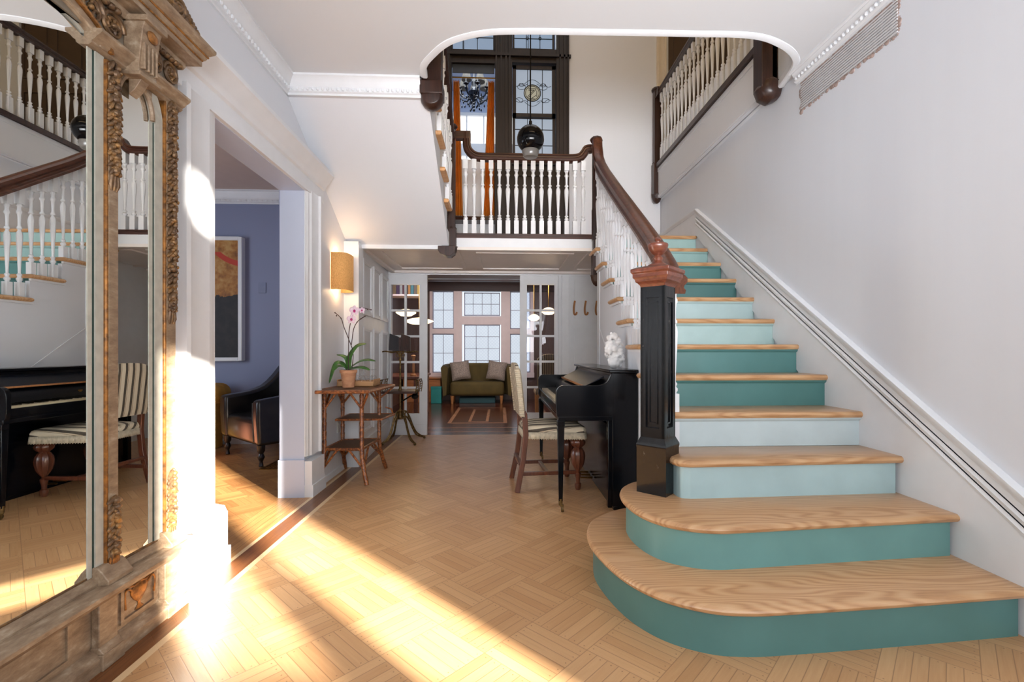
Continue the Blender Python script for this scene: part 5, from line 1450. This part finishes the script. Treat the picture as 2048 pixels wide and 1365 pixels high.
for x in (-W2, W2):
    for y in (.05, .68):
        obj('leg', MB().lathe([(.016,0),(.022,.008),(.018,.03),(.015,.05),(.026,.075),(.032,.09),(.026,.11),(.02,.125),(.034,.15),(.036,.205)], MA @ V((x, y, 0)), 14), M['blackmetal'] if False else plain('ebonised_leg', (26, 20, 18), .3), ac)
# painting: abstract, ochre above black with a red stroke
pa = thing('abstract_painting', 'tall white-framed abstract painting, ochre with a red stroke above black', 'painting', (-3.6, 5.7, .98))
t = NT('abstract_canvas'); x_, y_, z_ = t.sep(t.coord()); n_ = t.noise(t.coord(), 3.2, 5, .6); n2 = t.noise(t.coord(), 14, 4)
oc_ = t.ramp(n2, [(.3, srgb(110, 66, 26)), (.5, srgb(168, 112, 46)), (.7, srgb(190, 148, 84))])
bl_ = t.ramp(n2, [(.4, srgb(22, 18, 20)), (.8, srgb(44, 36, 36))])
edge_ = t.math('ADD', z_, t.math('MULTIPLY', t.math('SUBTRACT', n_, .5), .7)); col = t.mix(t.math('GREATER_THAN', edge_, .80), bl_, oc_)
xx = t.math('ADD', x_, -.43); zz = t.math('ADD', z_, -1.17)
rr = t.math('ABSOLUTE', t.math('SUBTRACT', t.math('SQRT', t.math('ADD', t.math('POWER', t.math('ADD', xx, -.20), 2), t.math('POWER', t.math('ADD', zz, -.42), 2))), .46))
red = t.math('MULTIPLY', t.math('LESS_THAN', rr, .03), t.math('LESS_THAN', x_, .545)); red = t.math('MULTIPLY', red, t.math('LESS_THAN', zz, .1))
col = t.mix(red, col, srgb(186, 56, 30)); cnv = t.pr(col, .6)
obj('canvas', MB().box(-4.2, -3.05, 5.66, 5.70, 1.02, 2.385), cnv, pa)
obj('frame', MB().box(-4.24, -4.2, 5.64, 5.72, .98, 2.425).box(-3.05, -3.005, 5.64, 5.72, .98, 2.425).box(-4.2, -3.05, 5.64, 5.72, .98, 1.02).box(-4.2, -3.05, 5.64, 5.72, 2.385, 2.425), M['white'], pa, bevel=.006)
o = obj('light_switch', MB().box(-2.85, -2.765, 5.712, 5.72, 1.78, 1.905), plain('blue_switch_plate', (130, 139, 170), .5), bevel=.002)
tag(o, 'blue painted switch plate on the blue wall right of the painting', 'switch')
o = obj('pouf', MB().rbox(-3.62, -3.09, 5.28, 5.66, .50, .73, .11, 5).box(-3.58, -3.2, 5.35, 5.6, 0, .52), plain('mustard_fabric', (206, 152, 60), .85, var=.15, nscale=10))
tag(o, 'mustard yellow cushioned pouf behind the leather armchair', 'pouf')
o = obj('basket', MB().lathe([(.10,0),(.14,.35),(.19,.83),(.18,.84),(.13,.35)], (-3.18, 4.98, 0), 14), plain('red_brown_wicker', (140, 84, 60), .8, bump=.6))
tag(o, 'red brown woven basket at the left edge of the doorway beyond the casing', 'basket')
m = MB()
for i in range(8): m.box(-2.20+.03*i, -2.194+.03*i, 4.47, 4.97, 0, .005)
for i in range(15): m.box(-2.21, -1.97, 4.47+.034*i, 4.476+.034*i, 0, .005)
m.box(-2.22, -2.2, 4.455, 4.985, 0, .006).box(-1.98, -1.96, 4.455, 4.985, 0, .006).box(-2.2, -1.98, 4.455, 4.475, 0, .006).box(-2.2, -1.98, 4.965, 4.985, 0, .006)
o = obj('floor_register', m, M['brass']); tag(o, 'brass floor register grille beside the leather armchair', 'vent')
# ================================================================ GILT PIER MIRROR ON THE LEFT WALL
mi = thing('pier_mirror', 'huge antique gilt pier mirror with carved garlands and heavy cornice on the left wall', 'mirror', (WX, 1.16, 0))
YC = 1.16
LI, GI, GT = M['limed'], M['gilt'], M['gtrim']
def both(fn, mat, name, label=None, **kw):
    for sg in (1, -1):
        mb = MB(); fn(mb)
        if sg < 0: mb.v = [V((p.x, 2*YC-p.y, p.z)) for p in mb.v]
        obj(name, mb, mat, mi, label=label, **kw)
# back board
obj('backboard', MB().box(WX+.002, -1.432, .24, 2.08, 0, 2.20), LI, mi)
# glass panes
ar = [(YC+.514*math.cos(a), 2.145+.055*math.sin(a)) for a in [PI*k/24 for k in range(25)]]
obj('centre_glass', MB().prism([(YC+.514, .315)]+ar+[(YC-.514, .315)], 'x', -1.410, -1.406), M['mirror'], mi)
def side_glass(mb):
    a0, a1 = 1.783, 1.957; c = (a0+a1)/2; r = (a1-a0)/2
    mb.prism([(a1, .325)]+[(c+r*math.cos(q), 2.02+.12*math.sin(q)) for q in [PI*k/16 for k in range(17)]]+[(a0, .325)], 'x', -1.410, -1.406)
both(side_glass, M['mirror'], 'side_glass')
# pale liners with dark glass edge
both(lambda mb: mb.box(-1.432, -1.404, 1.672, 1.690, .315, 2.145).box(-1.432, -1.398, 1.697, 1.732, .315, 2.16), M['liner'], 'liner')
both(lambda mb: mb.box(-1.43, -1.403, 1.690, 1.697, .315, 2.16), M['greenedge'], 'glass_edge')
def lin2(mb):
    mb.box(-1.432, -1.404, 1.955, 1.974, .325, 2.02).box(-1.432, -1.398, 1.980, 2.022, .325, 2.02)
    c = 1.8725
    for r0, r1, o_ in ((.0865, .104, -1.404), (.110, .152, -1.398)):
        pts = [(c+r1*math.cos(q), 2.02+(.12+(r1-.0875))*math.sin(q)) for q in [PI/2*k/12 for k in range(13)]]+[(c+r0*math.cos(q), 2.02+(.12+(r0-.0875))*math.sin(q)) for q in [PI/2*k/12 for k in range(12, -1, -1)]]
        mb.prism(pts, 'x', -1.432, o_)
both(lin2, M['liner'], 'side_liner')
both(lambda mb: mb.box(-1.43, -1.403, 1.974, 1.980, .325, 2.02), M['greenedge'], 'glass_edge')
# columns
def col1(mb): mb.box(-1.432, -1.388, 1.730, 1.783, .31, 2.13)
def col2(mb): mb.box(-1.432, -1.388, 2.022, 2.088, .31, 2.16)
both(col1, GT, 'inner_column', bevel=.004); both(col2, GT, 'outer_column', bevel=.004)
def face(mb): mb.box(-1.39, -1.384, 1.738, 1.776, .33, 2.12)
both(face, LI, 'column_face')
both(lambda mb: mb.box(-1.39, -1.384, 2.030, 2.080, .33, 2.14), LI, 'column_face')
# side spandrel above the side glass
def span(mb):
    c, r, n = 1.8725, .0875, 16
    pts = [(c-r, 2.02)]+[(c-r*math.cos(PI*k/n), 2.02+.12*math.sin(PI*k/n)) for k in range(n+1)]+[(2.012, 2.02), (2.012, 2.18), (1.78, 2.18)]
    outer = [(c-r*math.cos(PI*k/n), 2.02+.12*math.sin(PI*k/n)) for k in range(n+1)]
    for i in range(n): a, b = outer[i], outer[i+1]; mb.prism([a, (a[0], 2.18), (b[0], 2.18), b], 'x', -1.432, -1.396)
    mb.tube([(-1.394, y, z) for y, z in outer], .009, 6)
both(span, LI, 'spandrel')
# carved garlands
def garland(mb, yc, z0, z1, wd, seed, taper=True):
    rnd = random.Random(seed); z = z1; xf = -1.386
    while z > z0:
        f = (z-z0)/(z1-z0); ww_ = wd*(.55+.45*min(1, f*4) if taper else 1)
        for sg in (-1, 1):
            a = rnd.uniform(.3, 1.1)*sg; Mx = Matrix.Rotation(a, 3, 'X')
            mb.ball((xf+.006, yc+sg*ww_*.30, z+rnd.uniform(-.006,.006)), (.009, .0085, .025), 7, 5, Mx)
            if rnd.random() < .6: mb.ball((xf+.012, yc+sg*ww_*rnd.uniform(.05,.42), z-.012), (.011, .0085, .0085), 7, 5)
        mb.ball((xf+.014, yc+rnd.uniform(-.1,.1)*ww_, z), (.012, rnd.uniform(.009,.014), rnd.uniform(.010,.016)), 8, 5)
        z -= .023
    for q in range(3): mb.tube([(xf+.006, yc+(q-1)*wd*.2, z0+.03), (xf+.004, yc+(q-1)*wd*.35, z0-.03), (xf+.002, yc+(q-1)*wd*.25, z0-.05)], [.006,.007,.003], 6)
for args in ((1.757, 1.72, 2.11, .046, 1), (1.757, .37, .56, .042, 2), (2.055, 1.26, 2.13, .046, 3), (2.055, .36, .58, .042, 4)):
    both(lambda mb: garland(mb, *args), GI, 'carved_garland')
both(lambda mb: mb.lathe([(.022,.0),(.024,.006),(.012,.012)], (-1.386, 1.757, .35), 14, 'x'), GT, 'rosette')
# centre arch moulding
arc2 = [(YC+.49*math.cos(a), 2.150+.062*math.sin(a)) for a in [PI*k/40 for k in range(41)]]
def archband(r0, r1, x0, x1):
    mb = MB()
    for i in range(40):
        a0, a1 = PI*i/40, PI*(i+1)/40
        p = [(YC+(.48+r)*math.cos(a), 2.145+(.055+r)*math.sin(a)) for r in (r0, r1) for a in (a0, a1)]
        mb.prism([p[0], p[1], p[3], p[2]], 'x', x0, x1)
    return mb
obj('arch_liner', archband(.03, .05, -1.432, -1.405), M['liner'], mi)
obj('arch_moulding', archband(.05, .085, -1.432, -1.375), LI, mi, bevel=.004)
obj('arch_edge', archband(.085, .095, -1.432, -1.365), GT, mi)
# architrave, frieze, cornice: profiles in x-z extruded along y, returned at both ends
def prof_run(mb, pr, y0, y1): mb.prism([(-1.432 if a == 0 else -1.40+a, z) for a, z in pr], 'y', y0, y1)
arch_ = [(0, 2.135), (.01, 2.135), (.02, 2.142), (.02, 2.150), (.030, 2.156), (.038, 2.166), (.048, 2.172), (.055, 2.180), (.055, 2.190), (0, 2.195)]
m = MB(); prof_run(m, arch_, 1.66, 2.118); obj('architrave', m, LI, mi); m = MB(); prof_run(m, arch_, 2*YC-2.118, 2*YC-1.66); obj('architrave', m, LI, mi)
obj('frieze', MB().box(-1.432, -1.392, .215, 2.105, 2.19, 2.335).box(-1.43, -1.40, YC-.5, YC+.5, 2.19, 2.4), plain('grey_gilt_ground', (132, 122, 108), .5, var=.12, nscale=20), mi)
corn = [(0, 2.32), (.02, 2.32), (.028, 2.335), (.028, 2.350), (.05, 2.358), (.075, 2.362), (.075, 2.385), (.085, 2.392), (.092, 2.405), (.092, 2.412), (.104, 2.422), (.114, 2.430), (.118, 2.438), (.118, 2.448), (0, 2.46)]
# stack with y-returns
m = MB(); prev = None
ys = 2.105
lay = [(-1.40+a, z, ys+a*.78) for a, z in corn if a > 0]
vs = []; fs = []
ring_n = 4
for x, z, ye in lay: vs += [(-1.432, 2*YC-ye, z), (x, 2*YC-ye, z), (x, ye, z), (-1.432, ye, z)]
for i in range(len(lay)-1):
    for k in range(4): k2 = (k+1)%4; fs.append((i*4+k, i*4+k2, (i+1)*4+k2, (i+1)*4+k))
fs.append((0,1,2,3)); n = 4*(len(lay)-1); fs.append((n+3,n+2,n+1,n)); m.add(vs, fs)
obj('cornice', m, LI, mi)
gl = MB()
for (x, z) in ((-1.40+.076, 2.388), (-1.40+.093, 2.409)):
    ye = ys+(x+1.40)*.78; gl.tube([(x, 2*YC-ye, z), (x, ye, z), (-1.432, ye, z)], .005, 6)
obj('gilt_beading', gl, GT, mi)
# fluted brackets
def brk(mb):
    for yc in (1.855,):
        mb.prism([(-1.392, 2.125), (-1.35, 2.125), (-1.335, 2.14), (-1.338, 2.16), (-1.322, 2.30), (-1.31, 2.335), (-1.392, 2.335)], 'y', yc-.045, yc+.045)
        mb.box(-1.392, -1.325, yc-.055, yc+.055, 2.118, 2.132).box(-1.392, -1.30, yc-.055, yc+.055, 2.32, 2.34)
        for k in range(4): mb.box(-1.338, -1.322, yc-.036+.02*k, yc-.026+.02*k, 2.15, 2.25)
        mb.prism([(-1.392, 2.06), (-1.37, 2.08), (-1.345, 2.12), (-1.392, 2.12)], 'y', yc-.02, yc+.02)
both(brk, LI, 'fluted_bracket', bevel=.002)
both(lambda mb: mb.ball((-1.318, 1.855, 2.285), (.008, .028, .022), 12, 8), GT, 'gilt_oval')
# scroll rosettes in the frieze
def spiral(mb, yc, zc, r, turns=2.4, d=1):
    mb.tube([(-1.386, yc+d*r*(1-k/46)*math.cos(turns*2*PI*k/40), zc+r*(1-k/46)*math.sin(turns*2*PI*k/40)) for k in range(41)], [.009*(1-.6*k/41) for k in range(41)], 6)
    mb.ball((-1.383, yc, zc), (.012, .010, .010), 8, 6)
    for k in range(5): a = 2*PI*k/5; mb.ball((-1.386, yc+r*.45*math.cos(a), zc+r*.45*math.sin(a)), (.008, .012, .006), 7, 5, Matrix.Rotation(a, 3, 'X'))
for y, z, r in ((1.45, 2.30, .06), (1.55, 2.262, .045), (1.66, 2.262, .058), (1.755, 2.262, .05), (1.955, 2.262, .050), (2.05, 2.262, .045)):
    both(lambda mb: spiral(mb, y, z, r, d=1 if y < 1.8 else -1), GI, 'frieze_scroll')
for a_, n_ in ((1.5, 11), (1.935, 7)):
    both(lambda mb: [mb.ball((-1.375, a_+.026*k, 2.318), (.014, .0145, .012), 8, 6) for k in range(n_)], GI, 'bead_row')
# crest
def crest(mb):
    rnd = random.Random(9)
    for k in range(70):
        f = k/69; y = 2.14-.95*f; z = 2.50+.30*math.sin(min(1, f*1.15)*PI/2)*1.0
        for j in range(3):
            zz = 2.46+(z-2.46)*rnd.random()
            mb.ball((-1.36+rnd.uniform(-.015,.03), y+rnd.uniform(-.01,.01), zz), (.02, rnd.uniform(.012,.03), rnd.uniform(.014,.03)), 7, 5, Matrix.Rotation(rnd.uniform(-1,1), 3, 'X'))
        mb.ball((-1.345, y, z), (.022, .016, .016), 8, 6)
    path = [(-1.35, 2.14-.95*k/20, 2.47+.28*math.sin(min(1, k/20*1.15)*PI/2)) for k in range(21)]
    mb.tube(path, .02, 7)
    mb.prism([(2.13, 2.46), (2.10, 2.52), (1.95, 2.62), (1.7, 2.72), (1.16, 2.76), (1.16, 2.46)], 'x', -1.44, -1.37)
    for (y, z, r) in ((2.02, 2.52, .045), (1.88, 2.58, .06), (1.70, 2.62, .07)): mb.tube([(-1.335, y+r*(1-k/30)*math.cos(k*.5), z+r*(1-k/30)*math.sin(k*.5)) for k in range(28)], [.012*(1-.02*k) for k in range(28)], 6)
both(crest, GI, 'carved_crest')
# base: sill moulding, ledge and panelled plinth
def runY(mb, pr, y0, y1): mb.prism(pr, 'y', y0, y1)
m = MB().prism([(-1.432, .285), (-1.385, .285), (-1.385, .292), (-1.395, .30), (-1.405, .312), (-1.415, .318), (-1.432, .318)], 'y', .2, 2.10)
obj('sill_moulding', m, LI, mi)
obj('sill_gilt_edge', MB().tube([(-1.41, .22, .318), (-1.41, 2.09, .318)], .006, 6), GI, mi)
m = MB().prism([(WX, .238), (-1.345, .238), (-1.33, .25), (-1.32, .262), (-1.32, .276), (-1.335, .284), (WX, .285)], 'y', .17, 2.15)
obj('ledge', m, LI, mi, bevel=.002)
for a, b in ((1.69, 1.80), (2.005, 2.105)):
    def blocks(mb):
        mb.prism([(-1.432, .284), (-1.348, .284), (-1.348, .300), (-1.358, .312), (-1.37, .33), (-1.385, .345), (-1.432, .35)], 'y', a, b)
    both(blocks, LI, 'column_base', bevel=.003)
m = MB().box(WX, -1.40, .22, 2.10, 0, .238).prism([(-1.40, .0), (-1.362, .0), (-1.362, .045), (-1.378, .06), (-1.40, .07)], 'y', .20, 2.12)
for y0, y1 in ((.75, 1.60), (1.80, 1.98), (.34, .52)):
    m.box(-1.40, -1.392, y0, y0+.015, .097, .213).box(-1.40, -1.392, y1-.015, y1, .097, .213).box(-1.40, -1.392, y0, y1, .085, .097).box(-1.40, -1.392, y0, y1, .213, .225)
obj('plinth', m, LI, mi)
for a, b in ((1.68, 1.76), (2.0, 2.11)):
    def pil(mb):
        mb.box(-1.40, -1.372, a, b, .06, .238).box(-1.40, -1.352, a-.008, b+.008, 0, .055).prism([(-1.40, .055), (-1.352, .055), (-1.372, .078), (-1.40, .078)], 'y', a-.004, b+.004)
    both(pil, LI, 'plinth_pilaster', bevel=.003)
# carved urn relief with swags
def urn(mb):
    yc, zb = 1.895, .10; x = -1.398
    mb.lathe([(.012, 0), (.018, .004), (.006, .018), (.006, .028), (.022, .045), (.034, .066), (.036, .082), (.028, .092), (.014, .10), (.006, .108)], (x, yc, zb), 14, sx=.3, sy=1.25)
    for sg in (-1, 1):
        mb.tube(catmull([(x+.004, yc+sg*.04, zb+.085), (x+.004, yc+sg*.06, zb+.10), (x+.004, yc+sg*.075, zb+.085), (x+.004, yc+sg*.072, zb+.03)], 4), .0045, 6)
        mb.tube(catmull([(x+.004, yc, zb+.108), (x+.004, yc+sg*.03, zb+.10), (x+.004, yc+sg*.06, zb+.112)], 4), .004, 6)
both(urn, GT, 'urn_relief')
